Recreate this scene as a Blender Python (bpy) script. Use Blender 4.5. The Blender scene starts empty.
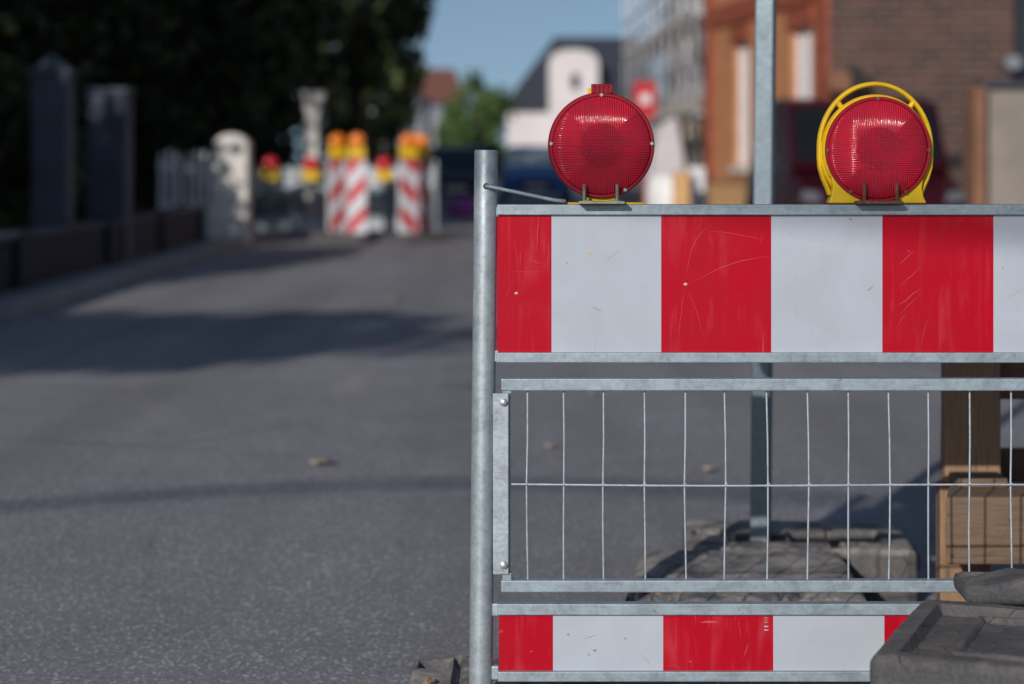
import bpy, math, random
from mathutils import Vector, Matrix, noise
R = math.radians
random.seed(7)
scene = bpy.context.scene
COL = scene.collection

# ------------------------------------------------------------------ camera, sky, sun
CH = 1.08                 # eye height
FPX = 70.0 / 36.0 * 1024  # focal length in pixels
HOR = 160                 # horizon row
cam_d = bpy.data.cameras.new('camera')
cam_d.lens = 70; cam_d.sensor_width = 36
cam_d.shift_y = -(342 - HOR) / 1024.0
cam_d.clip_start = 0.05; cam_d.clip_end = 3000
cam_d.dof.use_dof = True; cam_d.dof.focus_distance = 3.615
cam_d.dof.aperture_fstop = 2.5; cam_d.dof.aperture_blades = 0
cam = bpy.data.objects.new('camera', cam_d); COL.objects.link(cam)
cam.location = (0, 0, CH); cam.rotation_euler = (R(90), 0, 0)
scene.camera = cam

SUN_EL, SUN_AZ = 20.0, 23.0       # elevation; degrees to the left of straight behind the camera
world = bpy.data.worlds.new('World'); scene.world = world
world.use_nodes = True
wn = world.node_tree
for n in list(wn.nodes): wn.nodes.remove(n)
sky = wn.nodes.new('ShaderNodeTexSky'); sky.sky_type = 'NISHITA'; sky.sun_disc = False
sky.sun_elevation = R(SUN_EL); sky.sun_rotation = R(180 + SUN_AZ)
sky.air_density = 1.0; sky.dust_density = 0.6; sky.ozone_density = 1.6
bg = wn.nodes.new('ShaderNodeBackground'); bg.inputs[1].default_value = 0.075
wo = wn.nodes.new('ShaderNodeOutputWorld')
# look a little higher into the sky dome, where the air is bluer, than the low strip the lens takes in
tcw = wn.nodes.new('ShaderNodeTexCoord'); va = wn.nodes.new('ShaderNodeVectorMath'); va.operation = 'ADD'; va.inputs[1].default_value = (0, 0, .15)
vn = wn.nodes.new('ShaderNodeVectorMath'); vn.operation = 'NORMALIZE'
wn.links.new(tcw.outputs['Generated'], va.inputs[0]); wn.links.new(va.outputs[0], vn.inputs[0]); wn.links.new(vn.outputs[0], sky.inputs[0])
wn.links.new(sky.outputs[0], bg.inputs[0]); wn.links.new(bg.outputs[0], wo.inputs[0])
sun_d = bpy.data.lights.new('sun', 'SUN'); sun_d.energy = 3.0; sun_d.angle = R(0.53); sun_d.color = (1.0, 0.955, 0.90)
sun = bpy.data.objects.new('sun', sun_d); COL.objects.link(sun)
TOSUN = Vector((-math.sin(R(SUN_AZ)) * math.cos(R(SUN_EL)), -math.cos(R(SUN_AZ)) * math.cos(R(SUN_EL)), math.sin(R(SUN_EL))))
sun.rotation_euler = TOSUN.to_track_quat('Z', 'Y').to_euler(); sun.location = (-5, -10, 8)
vs = scene.view_settings
vs.view_transform = 'Standard'; vs.look = 'None'; vs.exposure = 0.06; vs.gamma = 1.0; vs.use_curve_mapping = False

# ------------------------------------------------------------------ helpers
def P(px, py, Y):
    return Vector(((px - 512) / FPX * Y, Y, CH - (py - HOR) / FPX * Y))
def PX(px, Y): return (px - 512) / FPX * Y
def PZ(py, Y): return CH - (py - HOR) / FPX * Y

def tag(o, label=None, cat=None, group=None, kind=None):
    if label: o['label'] = label
    if cat: o['category'] = cat
    if group: o['group'] = group
    if kind: o['kind'] = kind
    return o
def thing(name, label, cat, loc=(0, 0, 0), group=None):
    o = bpy.data.objects.new(name, None); COL.objects.link(o)
    o.location = loc; o.empty_display_size = 0.1
    return tag(o, label, cat, group)
def copy_tree(o, parent=None):
    kids = list(o.children)
    c = o.copy(); COL.objects.link(c); c.parent = parent
    for ch in kids: copy_tree(ch, c)
    return c

class MB:
    def __init__(s): s.v = []; s.f = []; s.m = []
    def quad(s, pts, m=0):
        b = len(s.v); s.v += [Vector(p) for p in pts]; s.f.append(list(range(b, b + len(pts)))); s.m.append(m)
    def box(s, x0, x1, y0, y1, z0, z1, m=0, M=None):
        b = len(s.v)
        pts = [Vector((x, y, z)) for z in (z0, z1) for y in (y0, y1) for x in (x0, x1)]
        if M: pts = [M @ p for p in pts]
        s.v += pts
        for f in ((0, 2, 3, 1), (4, 5, 7, 6), (0, 1, 5, 4), (2, 6, 7, 3), (0, 4, 6, 2), (1, 3, 7, 5)):
            s.f.append([b + i for i in f]); s.m.append(m)
        return s
    def tube(s, pts, r, n=12, m=0, cap=True, flat=(1, 1), closed=False):
        pts = [Vector(p) for p in pts]; N = len(pts)
        rs = r if isinstance(r, (list, tuple)) else [r] * N
        b = len(s.v); prev = None
        for i, p in enumerate(pts):
            if closed: d = pts[(i + 1) % N] - pts[i - 1]
            else: d = pts[min(i + 1, N - 1)] - pts[max(i - 1, 0)]
            d.normalize()
            if prev is None:
                a = Vector((0, 1, 0)) if abs(d.y) < 0.9 else Vector((1, 0, 0))
            else: a = prev
            a = (a - d * a.dot(d)).normalized(); c = d.cross(a); prev = a
            for k in range(n):
                t = 2 * math.pi * k / n
                s.v.append(p + a * math.cos(t) * rs[i] * flat[0] + c * math.sin(t) * rs[i] * flat[1])
        rng = N if closed else N - 1
        for i in range(rng):
            j = (i + 1) % N
            for k in range(n):
                s.f.append([b + i * n + k, b + i * n + (k + 1) % n, b + j * n + (k + 1) % n, b + j * n + k]); s.m.append(m)
        if cap and not closed:
            s.f.append([b + k for k in reversed(range(n))]); s.m.append(m)
            s.f.append([b + (N - 1) * n + k for k in range(n)]); s.m.append(m)
        return s
    def prism(s, outline, y0, y1, m=0, axis='Y'):
        """extrude an (a,b) outline: axis Y -> (x,z); axis X -> (y,z); axis Z -> (x,y)"""
        def mk(a, b_, t):
            return Vector((a, t, b_)) if axis == 'Y' else Vector((t, a, b_)) if axis == 'X' else Vector((a, b_, t))
        n = len(outline); b = len(s.v)
        s.v += [mk(a, c, y0) for a, c in outline] + [mk(a, c, y1) for a, c in outline]
        s.f.append([b + i for i in range(n)]); s.m.append(m)
        s.f.append([b + n + i for i in reversed(range(n))]); s.m.append(m)
        for i in range(n):
            j = (i + 1) % n
            s.f.append([b + i, b + n + i, b + n + j, b + j]); s.m.append(m)
        return s
    def lathe(s, prof, c, axis='Y', n=64, m=0):
        """prof: list of (radius, offset along axis)"""
        b = len(s.v); c = Vector(c)
        for r, h in prof:
            for k in range(n):
                t = 2 * math.pi * k / n
                if axis == 'Y': s.v.append(c + Vector((r * math.cos(t), h, r * math.sin(t))))
                elif axis == 'X': s.v.append(c + Vector((h, r * math.cos(t), r * math.sin(t))))
                else: s.v.append(c + Vector((r * math.cos(t), r * math.sin(t), h)))
        for i in range(len(prof) - 1):
            for k in range(n):
                s.f.append([b + i * n + k, b + i * n + (k + 1) % n, b + (i + 1) * n + (k + 1) % n, b + (i + 1) * n + k]); s.m.append(m)
        s.f.append([b + k for k in reversed(range(n))]); s.m.append(m)
        s.f.append([b + (len(prof) - 1) * n + k for k in range(n)]); s.m.append(m)
        return s
    def build(s, name, mats, parent=None, bevel=0, smooth=False, seg=2, fix=True):
        me = bpy.data.meshes.new(name)
        off = Vector((0, 0, 0))
        q = parent
        while q is not None: off += q.location; q = q.parent
        me.from_pydata([tuple(v - off) for v in s.v], [], s.f)
        if not isinstance(mats, (list, tuple)): mats = [mats]
        for mt in mats: me.materials.append(mt)
        me.polygons.foreach_set('material_index', s.m)
        if fix:
            import bmesh
            bm = bmesh.new(); bm.from_mesh(me)
            bmesh.ops.recalc_face_normals(bm, faces=bm.faces[:]); bm.to_mesh(me); bm.free()
        if smooth:
            me.polygons.foreach_set('use_smooth', [True] * len(me.polygons))
        me.update()
        o = bpy.data.objects.new(name, me); COL.objects.link(o)
        if parent is not None: o.parent = parent
        if smooth == 'auto':
            try: me.set_sharp_from_angle(angle=R(35))
            except Exception: pass
        if bevel:
            bv = o.modifiers.new('bevel', 'BEVEL'); bv.width = bevel; bv.segments = seg
            bv.limit_method = 'ANGLE'; bv.angle_limit = R(40)
            bv.harden_normals = False
        return o

# ------------------------------------------------------------------ materials
class NT:
    def __init__(s, name):
        s.mat = bpy.data.materials.new(name); s.mat.use_nodes = True
        s.t = s.mat.node_tree; s.p = s.t.nodes['Principled BSDF']
        s.tc = s.t.nodes.new('ShaderNodeTexCoord')
    def n(s, typ, **kw):
        nd = s.t.nodes.new(typ)
        for k, v in kw.items(): setattr(nd, k, v)
        return nd
    def l(s, a, b): s.t.links.new(a, b)
    def obj(s): return s.tc.outputs['Object']
    def mapping(s, scale=(1, 1, 1), rot=(0, 0, 0)):
        m = s.n('ShaderNodeMapping'); m.inputs['Scale'].default_value = scale; m.inputs['Rotation'].default_value = rot
        s.l(s.obj(), m.inputs[0]); return m.outputs[0]
    def noise(s, scale, detail=4, rough=0.55, vec=None, dist=0):
        nd = s.n('ShaderNodeTexNoise'); nd.inputs['Scale'].default_value = scale
        nd.inputs['Detail'].default_value = detail; nd.inputs['Roughness'].default_value = rough
        nd.inputs['Distortion'].default_value = dist
        s.l(vec if vec is not None else s.obj(), nd.inputs['Vector']); return nd.outputs['Fac']
    def voro(s, scale, vec=None, feat='F1', out='Distance'):
        nd = s.n('ShaderNodeTexVoronoi'); nd.feature = feat; nd.inputs['Scale'].default_value = scale
        s.l(vec if vec is not None else s.obj(), nd.inputs['Vector']); return nd.outputs[out]
    def ramp(s, fac, stops):
        nd = s.n('ShaderNodeValToRGB'); cr = nd.color_ramp
        while len(cr.elements) < len(stops): cr.elements.new(0.5)
        for e, (pos, c) in zip(cr.elements, stops):
            e.position = pos; e.color = (c, c, c, 1) if isinstance(c, (int, float)) else (*c, 1)
        s.l(fac, nd.inputs[0]); return nd.outputs[0]
    def mix(s, fac, a, b, blend='MIX'):
        nd = s.n('ShaderNodeMix', data_type='RGBA', blend_type=blend)
        for src, inp in ((fac, nd.inputs[0]), (a, nd.inputs[6]), (b, nd.inputs[7])):
            if isinstance(src, (int, float)): inp.default_value = src
            elif isinstance(src, tuple): inp.default_value = (*src, 1)
            else: s.l(src, inp)
        return nd.outputs[2]
    def math(s, op, a, b=None, c=None):
        nd = s.n('ShaderNodeMath', operation=op)
        for src, inp in zip((a, b, c), nd.inputs):
            if src is None: continue
            if isinstance(src, (int, float)): inp.default_value = src
            else: s.l(src, inp)
        return nd.outputs[0]
    def sep(s):
        nd = s.n('ShaderNodeSeparateXYZ'); s.l(s.obj(), nd.inputs[0]); return nd.outputs
    def bump(s, h, strength=0.3, dist=0.01):
        nd = s.n('ShaderNodeBump'); nd.inputs['Strength'].default_value = strength; nd.inputs['Distance'].default_value = dist
        s.l(h, nd.inputs['Height']); s.l(nd.outputs[0], s.p.inputs['Normal'])
    def base(s, c):
        if isinstance(c, tuple): s.p.inputs['Base Color'].default_value = (*c, 1)
        else: s.l(c, s.p.inputs['Base Color'])
    def rough(s, r):
        if isinstance(r, (int, float)): s.p.inputs['Roughness'].default_value = r
        else: s.l(r, s.p.inputs['Roughness'])
    def set(s, k, v): s.p.inputs[k].default_value = v

def simple(name, c, rough=0.6, metal=0, var=0.25, scale=8, bump=0.0, bd=0.01, vec=None):
    m = NT(name)
    f = m.noise(scale, 5)
    lo = tuple(x * (1 - var) for x in c); hi = tuple(min(1, x * (1 + var)) for x in c)
    m.base(m.ramp(f, [(0.3, lo), (0.7, hi)]))
    m.rough(rough); m.set('Metallic', metal)
    m.set('Specular IOR Level', .3)
    if bump: m.bump(m.noise(scale * 6, 4), bump, bd)
    return m.mat

def galv(name, tint=(0.42, 0.47, 0.50), vertical=False):
    m = NT(name)
    sc = (1, 1, .06) if vertical else (.06, 1, 1)
    st = m.noise(260, 3, .6, m.mapping(sc))
    sp = m.voro(140, out='Color')
    spg = m.n('ShaderNodeSeparateColor'); m.l(sp, spg.inputs[0])
    bl = m.noise(22, 5, .65)
    c = m.ramp(m.math('ADD', m.math('MULTIPLY', spg.outputs[0], .25), m.math('MULTIPLY', bl, .75)),
               [(.28, tuple(x * .80 for x in tint)), (.5, tint), (.75, tuple(min(1, x * 1.18) for x in tint))])
    c = m.mix(m.ramp(st, [(.55, 0.0), (.75, .45)]), c, tuple(x * .55 for x in tint))
    dirt = m.ramp(m.noise(55, 6, .7), [(.64, 0.0), (.74, .8)])
    c = m.mix(dirt, c, (.16, .12, .085))
    chalk = m.ramp(m.noise(38, 5, .7, dist=.4), [(.62, 0.0), (.74, .3)])
    c = m.mix(chalk, c, (.52, .56, .59))
    m.base(c); m.set('Metallic', .45)
    m.rough(m.ramp(bl, [(.3, .38), (.7, .62)]))
    m.bump(m.math('ADD', m.noise(300, 3), m.math('MULTIPLY', bl, 2.0)), .25, .0008)
    return m.mat

def sheeting(name, c, worn, amount):
    """retro-reflective sheeting on the barrier boards, rubbed and scratched"""
    m = NT(name)
    cloud = m.noise(7, 5, .6, dist=.6)
    base = m.mix(m.ramp(cloud, [(.3, 0.0), (.72, .6)]), c, tuple(x * .78 for x in c))
    # rubbed vertical streaks
    v = m.noise(46, 4, .6, m.mapping((1, 1, .10), (0, R(4), 0)), .5)
    area = m.ramp(m.noise(9, 3, .5, dist=.3), [(.42, 0.0), (.66, 1.0)])
    streak = m.math('MULTIPLY', m.ramp(v, [(.5, 0.0), (.72, amount)]), area)
    base = m.mix(streak, base, worn)
    # fine scratches in two directions
    for rot, sc, th in ((28, 120, .70), (-58, 150, .72), (80, 110, .72)):
        s_ = m.noise(sc, 2, .5, m.mapping((1, 1, .035), (0, R(rot), 0)), .2)
        k = m.math('MULTIPLY', m.ramp(s_, [(th, 0.0), (th + .05, .55)]), m.ramp(m.noise(14, 2), [(.5, 0.0), (.6, 1.0)]))
        base = m.mix(k, base, worn)
    grime = m.ramp(m.noise(90, 5, .75), [(.63, 0.0), (.76, .5)])
    base = m.mix(grime, base, tuple(x * .45 + .02 for x in c))
    m.base(base); m.rough(m.ramp(cloud, [(.3, .34), (.7, .5)]))
    m.set('Specular IOR Level', .18)
    m.bump(m.noise(5, 3), .12, .01)
    return m.mat

def rubber(name, dust=(.21, .175, .145), base=(.052, .050, .052), amt=.75):
    m = NT(name)
    f = m.noise(9, 8, .7, dist=.3)
    c = m.mix(m.ramp(m.noise(120, 4, .7), [(.35, 0.0), (.7, 1.0)]), base, tuple(x * 2.1 for x in base))
    g = m.n('ShaderNodeNewGeometry'); sx = m.n('ShaderNodeSeparateXYZ'); m.l(g.outputs['Normal'], sx.inputs[0])
    up = m.ramp(sx.outputs[2], [(.2, .2), (.9, 1.0)])           # settled dust lies on upward faces
    d = m.math('MULTIPLY', m.ramp(f, [(.42, .12), (.60, amt)]), up)
    c = m.mix(d, c, dust)
    pits = m.ramp(m.voro(75), [(.0, 1.0), (.22, 0.0)])
    c = m.mix(m.math('MULTIPLY', pits, m.ramp(m.noise(20, 3), [(.5, 0.0), (.6, .6)])), c, (.015, .014, .014))
    crack = m.ramp(m.voro(16, m.mapping((1, 1, 1), (.3, .2, .5)), 'DISTANCE_TO_EDGE'), [(.0, 1.0), (.035, 0.0)])
    c = m.mix(m.math('MULTIPLY', crack, m.ramp(m.noise(6, 3), [(.52, 0.0), (.6, .8)])), c, (.02, .018, .017))
    m.base(c); m.rough(.82)
    m.bump(m.math('ADD', m.noise(60, 8, .75), m.math('MULTIPLY', m.noise(240, 4, .7), .5)), .6, .005)
    return m.mat

def wood(name, c, axis='Z'):
    m = NT(name)
    sc = {'Z': (1, 1, .07), 'X': (.07, 1, 1)}[axis]
    v = m.mapping(sc)
    g = m.noise(48, 5, .65, v, 1.6)
    g2 = m.noise(190, 3, .6, v)
    col = m.ramp(g, [(.3, tuple(x * .45 for x in c)), (.48, c), (.62, tuple(x * .8 for x in c)), (.78, tuple(min(1, x * 1.35) for x in c))])
    col = m.mix(m.ramp(g2, [(.52, 0.0), (.7, .5)]), col, tuple(x * .4 for x in c))
    knot = m.ramp(m.voro(9, m.mapping({'Z': (1, 1, .5), 'X': (.5, 1, 1)}[axis])), [(.03, 1.0), (.11, 0.0)])
    col = m.mix(knot, col, tuple(x * .22 for x in c))
    col = m.mix(m.ramp(m.noise(14, 4), [(.5, 0.0), (.75, .5)]), col, (.17, .14, .12))
    m.base(col); m.rough(.75)
    m.bump(m.math('ADD', g, m.math('MULTIPLY', g2, .6)), .4, .003)
    return m.mat

def asphalt():
    m = NT('asphalt')
    big = m.noise(.35, 5, .6); mid = m.noise(2.3, 6, .6)
    agg = m.voro(150, out='Color'); sg = m.n('ShaderNodeSeparateColor'); m.l(agg, sg.inputs[0])
    grain = m.noise(160, 3, .7)
    c = m.ramp(m.math('ADD', m.math('MULTIPLY', big, .5), m.math('MULTIPLY', mid, .5)),
               [(.3, (.262, .250, .264)), (.55, (.332, .317, .332)), (.75, (.39, .370, .38))])
    stone = m.ramp(sg.outputs[0], [(0, .60), (.55, .88), (.88, 1.05), (.93, 1.5), (1, 2.3)])
    c = m.mix(1.0, c, stone, 'MULTIPLY')
    c = m.mix(m.ramp(grain, [(.3, .5), (.5, 0.0)]), c, (.075, .07, .076))
    track = m.ramp(m.noise(1.6, 4, .6, m.mapping((1, .05, 1)), .3), [(.38, .55), (.55, 0.0)])
    c = m.mix(track, c, (.19, .178, .186))
    crk = m.ramp(m.voro(.55, m.mapping((1, .6, 1)), 'DISTANCE_TO_EDGE'), [(.0, .8), (.006, 0.0)])
    c = m.mix(m.math('MULTIPLY', crk, m.ramp(m.noise(.5, 3), [(.5, 0.0), (.56, 1.0)])), c, (.06, .055, .058))
    blot = m.ramp(m.noise(5, 6, .75), [(.62, 0.0), (.72, .35)])
    c = m.mix(blot, c, (.15, .138, .142))
    patch = m.ramp(m.noise(.9, 6, .7, m.mapping((1, .35, 1)), .8), [(.56, 0.0), (.72, .55)])
    c = m.mix(patch, c, (.40, .365, .345))
    m.base(c); m.rough(.82); m.set('Specular IOR Level', .3)
    m.bump(m.math('ADD', sg.outputs[0], grain), .35, .0025)
    return m.mat

def brick(name, c1, c2, mortar, axis='X', bw=.25, bh=.083):
    m = NT(name)
    s = m.sep(); cb = m.n('ShaderNodeCombineXYZ')
    m.l(s[0] if axis == 'X' else s[1], cb.inputs[0]); m.l(s[2], cb.inputs[1])
    b = m.n('ShaderNodeTexBrick'); m.l(cb.outputs[0], b.inputs['Vector'])
    b.inputs['Color1'].default_value = (*c1, 1); b.inputs['Color2'].default_value = (*c2, 1); b.inputs['Mortar'].default_value = (*mortar, 1)
    b.inputs['Scale'].default_value = 1; b.inputs['Brick Width'].default_value = bw; b.inputs['Row Height'].default_value = bh
    b.inputs['Mortar Size'].default_value = .008
    m.base(m.mix(m.ramp(m.noise(3, 5), [(.4, 0.0), (.7, .5)]), b.outputs[0], tuple(x * .6 for x in c1)))
    m.rough(.85); m.bump(b.outputs['Fac'], -.5, .01)
    return m.mat

def stripes(name, sgn, c1, c2):
    m = NT(name); s = m.sep()
    t = m.math('ADD', m.math('MULTIPLY', s[0], sgn), s[2])
    f = m.math('FRACT', m.math('DIVIDE', t, .39))
    k = m.math('GREATER_THAN', f, .52)
    m.base(m.mix(k, c1, c2)); m.rough(.4)
    return m.mat

def foliage(name, c):
    m = NT(name)
    oi = m.n('ShaderNodeNewGeometry')
    rnd = oi.outputs['Random Per Island']
    m.base(m.mix(rnd, tuple(x * .55 for x in c), tuple(x * 1.5 for x in c)))
    m.rough(.6); m.set('Specular IOR Level', .25)
    try: m.set('Subsurface Weight', 0)
    except Exception: pass
    return m.mat

def glass_dark(name, c=(.02, .025, .03), r=.08):
    m = NT(name); m.base(m.ramp(m.noise(2, 2), [(.3, c), (.7, tuple(x * 1.5 for x in c))])); m.rough(r); return m.mat

def lens_mat(name, c):
    m = NT(name)
    s = m.sep(); ax = m.math('ABSOLUTE', s[0]); az = m.math('ABSOLUTE', s[2])
    k = 2 * math.pi / .0042
    rh = m.math('SINE', m.math('MULTIPLY', s[2], k)); rv = m.math('SINE', m.math('MULTIPLY', s[0], k))
    side = m.math('GREATER_THAN', ax, az)
    inner = m.math('LESS_THAN', m.math('SQRT', m.math('ADD', m.math('MULTIPLY', s[0], s[0]), m.math('MULTIPLY', s[2], s[2]))), .040)
    mh = m.math('MAXIMUM', side, inner); mv = m.math('MAXIMUM', m.math('SUBTRACT', 1.0, side), inner)
    h = m.math('ADD', m.math('MULTIPLY', rh, mh), m.math('MULTIPLY', rv, mv))
    r2 = m.math('SQRT', m.math('ADD', m.math('MULTIPLY', s[0], s[0]), m.math('MULTIPLY', s[2], s[2])))
    bmp = m.n('ShaderNodeBump'); bmp.inputs['Strength'].default_value = .75; bmp.inputs['Distance'].default_value = .0012
    m.l(h, bmp.inputs['Height'])
    tr_ = m.n('ShaderNodeBsdfTransparent'); tr_.inputs[0].default_value = (.97, .10, .15, 1)
    df = m.n('ShaderNodeBsdfDiffuse'); m.l(bmp.outputs[0], df.inputs['Normal'])
    m.l(m.mix(m.ramp(m.noise(30, 5, .65), [(.4, 0.0), (.7, .6)]), c, (.50, .06, .09)), df.inputs[0])
    g1 = m.n('ShaderNodeMixShader')
    prism_ = m.ramp(h, [(.0, .30), (.5, .38), (1.0, .50)])        # the prism edges scatter, the flats stay clear
    m.l(prism_, g1.inputs[0])
    m.l(tr_.outputs[0], g1.inputs[1]); m.l(df.outputs[0], g1.inputs[2])
    gl = m.n('ShaderNodeBsdfGlossy'); gl.inputs['Roughness'].default_value = .10; gl.inputs[0].default_value = (.9, .9, .9, 1); m.l(bmp.outputs[0], gl.inputs['Normal'])
    lw = m.n('ShaderNodeFresnel'); lw.inputs[0].default_value = 1.5; m.l(bmp.outputs[0], lw.inputs['Normal'])
    g2 = m.n('ShaderNodeMixShader'); m.l(lw.outputs[0], g2.inputs[0]); m.l(g1.outputs[0], g2.inputs[1]); m.l(gl.outputs[0], g2.inputs[2])
    out = [n for n in m.t.nodes if n.type == 'OUTPUT_MATERIAL'][0]
    m.l(g2.outputs[0], out.inputs['Surface'])
    return m.mat

M = {}
M['galv'] = galv('galvanised_steel', (.33, .395, .44))
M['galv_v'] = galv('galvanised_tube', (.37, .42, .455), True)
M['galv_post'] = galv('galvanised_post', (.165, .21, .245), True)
M['galv_bright'] = galv('galvanised_wire', (.42, .47, .52))
M['red_sheet'] = sheeting('red_sheeting', (.47, .0015, .016), (.60, .10, .11), .45)
M['white_sheet'] = sheeting('white_sheeting', (.47, .51, .57), (.39, .42, .46), .45)
M['back_sheet'] = simple('board_back', (.42, .44, .46), .5, .3)
M['scratch'] = simple('scratch_marks', (.53, .065, .085), .6)
M['scratch_grey'] = simple('grey_scuff', (.33, .31, .30), .7)
M['chip'] = simple('paint_chip', (.62, .56, .50), .7)
M['yellow'] = simple('yellow_plastic', (.72, .46, .015), .42, 0, .12, 30, .15, .001)
M['red_plastic'] = simple('red_plastic', (.26, .003, .016), .4, 0, .15, 20)
M['red_deep'] = simple('red_reflector', (.90, .05, .06), .16, .55, .25, 28, .6, .005)
M['reflector'] = simple('lamp_reflector', (.93, .90, .90), .25, .25, .1, 30, .3, .003)
M['lens_red'] = lens_mat('red_lens', (1.0, .035, .10))
M['lens_amber'] = simple('amber_lens', (.85, .22, .02), .2)
M['lens_red_far'] = simple('far_red_lens', (.55, .01, .02), .25)
M['screw'] = simple('screw_head', (.50, .50, .48), .4, .7)
M['olive_steel'] = simple('passivated_steel', (.30, .30, .22), .45, .6, .3, 60, .3, .001)
M['rusty'] = simple('rusty_steel', (.16, .085, .06), .7, .3, .4, 90, .4, .001)
M['rubber'] = rubber('recycled_rubber', (.20, .178, .16), (.052, .051, .054), .75)
M['rubber_dusty'] = rubber('dusty_rubber', (.44, .39, .345), (.06, .058, .06), .85)
M['rubble'] = simple('crumbled_mortar', (.36, .24, .16), .9, 0, .5, 60, .8, .01)
M['wood_dark'] = wood('weathered_board', (.33, .20, .115), 'Z')
M['wood_x'] = wood('sawn_beam', (.20, .128, .08), 'X')
M['wood_x_shaded'] = wood('shaded_beam', (.16, .085, .05), 'X')  # darker copy of the sawn wood for rails lying in shade
M['asphalt'] = asphalt()
M['pavement'] = simple('concrete_paving', (.24, .23, .23), .85, 0, .2, 6, .4)
M['kerb'] = simple('kerb_stone', (.30, .29, .28), .8, 0, .2, 5, .4)
M['earth'] = simple('verge_earth', (.07, .065, .045), .95, 0, .4, 2, .5, .03)
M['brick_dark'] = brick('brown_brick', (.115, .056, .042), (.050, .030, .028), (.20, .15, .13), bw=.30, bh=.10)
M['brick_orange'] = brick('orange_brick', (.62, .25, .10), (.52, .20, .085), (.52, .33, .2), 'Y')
M['brick_red'] = simple('red_brick_trim', (.32, .085, .05), .8, 0, .3, 6)
M['tan'] = simple('tan_render', (.62, .37, .17), .85, 0, .15, 3)
M['brown_post'] = simple('brown_post_paint', (.24, .12, .07), .8, 0, .2, 5)
M['beige'] = simple('beige_render', (.27, .235, .20), .85, 0, .15, 3)
M['cream'] = simple('pale_render', (.62, .57, .58), .85, 0, .08, 2)
M['pinkish'] = simple('pinkish_render', (.70, .64, .64), .85, 0, .06, 1)
M['grey_render'] = simple('grey_render', (.22, .235, .27), .85, 0, .1, 1)
M['white'] = simple('white_paint', (.80, .80, .80), .5, 0, .08, 4)
M['shutter'] = simple('roller_shutter', (.78, .72, .72), .6, 0, .06, 4)
M['slate'] = simple('slate_roof', (.045, .05, .065), .5, 0, .2, 3)
M['tile_red'] = simple('red_roof_tiles', (.20, .085, .065), .7, 0, .2, 3)
M['glass'] = glass_dark('window_glass')
M['glass_black'] = simple('black_glass', (.008, .009, .012), .35)
M['glass_sky_painted'] = simple('windscreen_painted_reflection', (.62, .72, .70), .25, .2, .15)  # pale base colour stands in for sky reflected in the windscreen
M['granite'] = simple('dark_granite', (.05, .06, .085), .6, 0, .25, 3, .3)
M['shaded_wall'] = simple('shade_darkened_wall', (.012, .018, .034), .7, 0, .25, 3)  # shade on the wall's street side is worked into this dark colour
M['stone'] = simple('pale_sandstone', (.66, .62, .57), .85, 0, .2, 5, .5)
M['paint_maroon'] = simple('maroon_paint', (.035, .003, .008), .3, 0, .1, 3)
M['paint_blue'] = simple('blue_paint', (.035, .15, .48), .35, 0, .1, 3)
M['paint_navy'] = simple('navy_paint', (.012, .018, .04), .35, 0, .1, 3)
M['tyre'] = simple('tyre_rubber', (.02, .02, .02), .8)
M['rim'] = simple('alloy_rim', (.4, .4, .42), .35, .7)
M['black'] = simple('black_trim', (.02, .02, .022), .5)
M['headlamp'] = simple('headlamp_glass', (.16, .16, .19), .12, .3)
M['bark'] = simple('bark', (.075, .055, .042), .9, 0, .4, 9, .8, .03)
M['leaf_dark'] = foliage('dark_foliage', (.032, .046, .020))
M['leaf_mid'] = foliage('olive_foliage', (.075, .095, .036))
M['leaf_green'] = foliage('bright_foliage', (.075, .125, .035))
M['scaf'] = simple('scaffold_tube', (.62, .63, .65), .5, .5)
M['plank'] = simple('scaffold_plank', (.58, .54, .50), .8)
M['red_sign'] = simple('red_banner', (.55, .02, .03), .6)
M['purple'] = simple('purple_tarpaulin', (.36, .09, .36), .6)
M['dry_leaf'] = simple('dry_leaf', (.28, .225, .19), .8)
M['cable'] = simple('cable_sheath', (.02, .02, .02), .6)
M['stripe_a'] = stripes('diagonal_stripes_rising', -1.0, (.62, .64, .68), (.55, .01, .02))
M['stripe_b'] = stripes('diagonal_stripes_falling', 1.0, (.62, .64, .68), (.55, .01, .02))

# ------------------------------------------------------------------ the setting
g = MB(); g.quad([(-1500, -300, -.012), (1500, -300, -.012), (1500, 2500, -.012), (-1500, 2500, -.012)])
tag(g.build('ground', M['earth'], fix=False), kind='structure')
g = MB(); g.quad([(-3.35, -40, 0), (3.3, -40, 0), (3.3, 400, 0), (-3.35, 400, 0)])
tag(g.build('road', M['asphalt'], fix=False), kind='structure')
g = MB(); g.box(-4.6, -3.49, -40, 200, -.01, .10)
tag(g.build('pavement', M['pavement'], bevel=.01), kind='structure')
g = MB(); g.box(3.44, 9, -40, 200, -.01, .10)
tag(g.build('pavement', M['pavement'], bevel=.01), kind='structure')
for x0, x1 in ((-3.487, -3.35), (3.3, 3.437)):
    g = MB()
    for i in range(60): g.box(x0, x1, -20 + i * 1.0, -20.006 + (i + 1) * 1.0, -.01, .115)
    tag(g.build('kerb', M['kerb'], bevel=.012), kind='structure')

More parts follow.
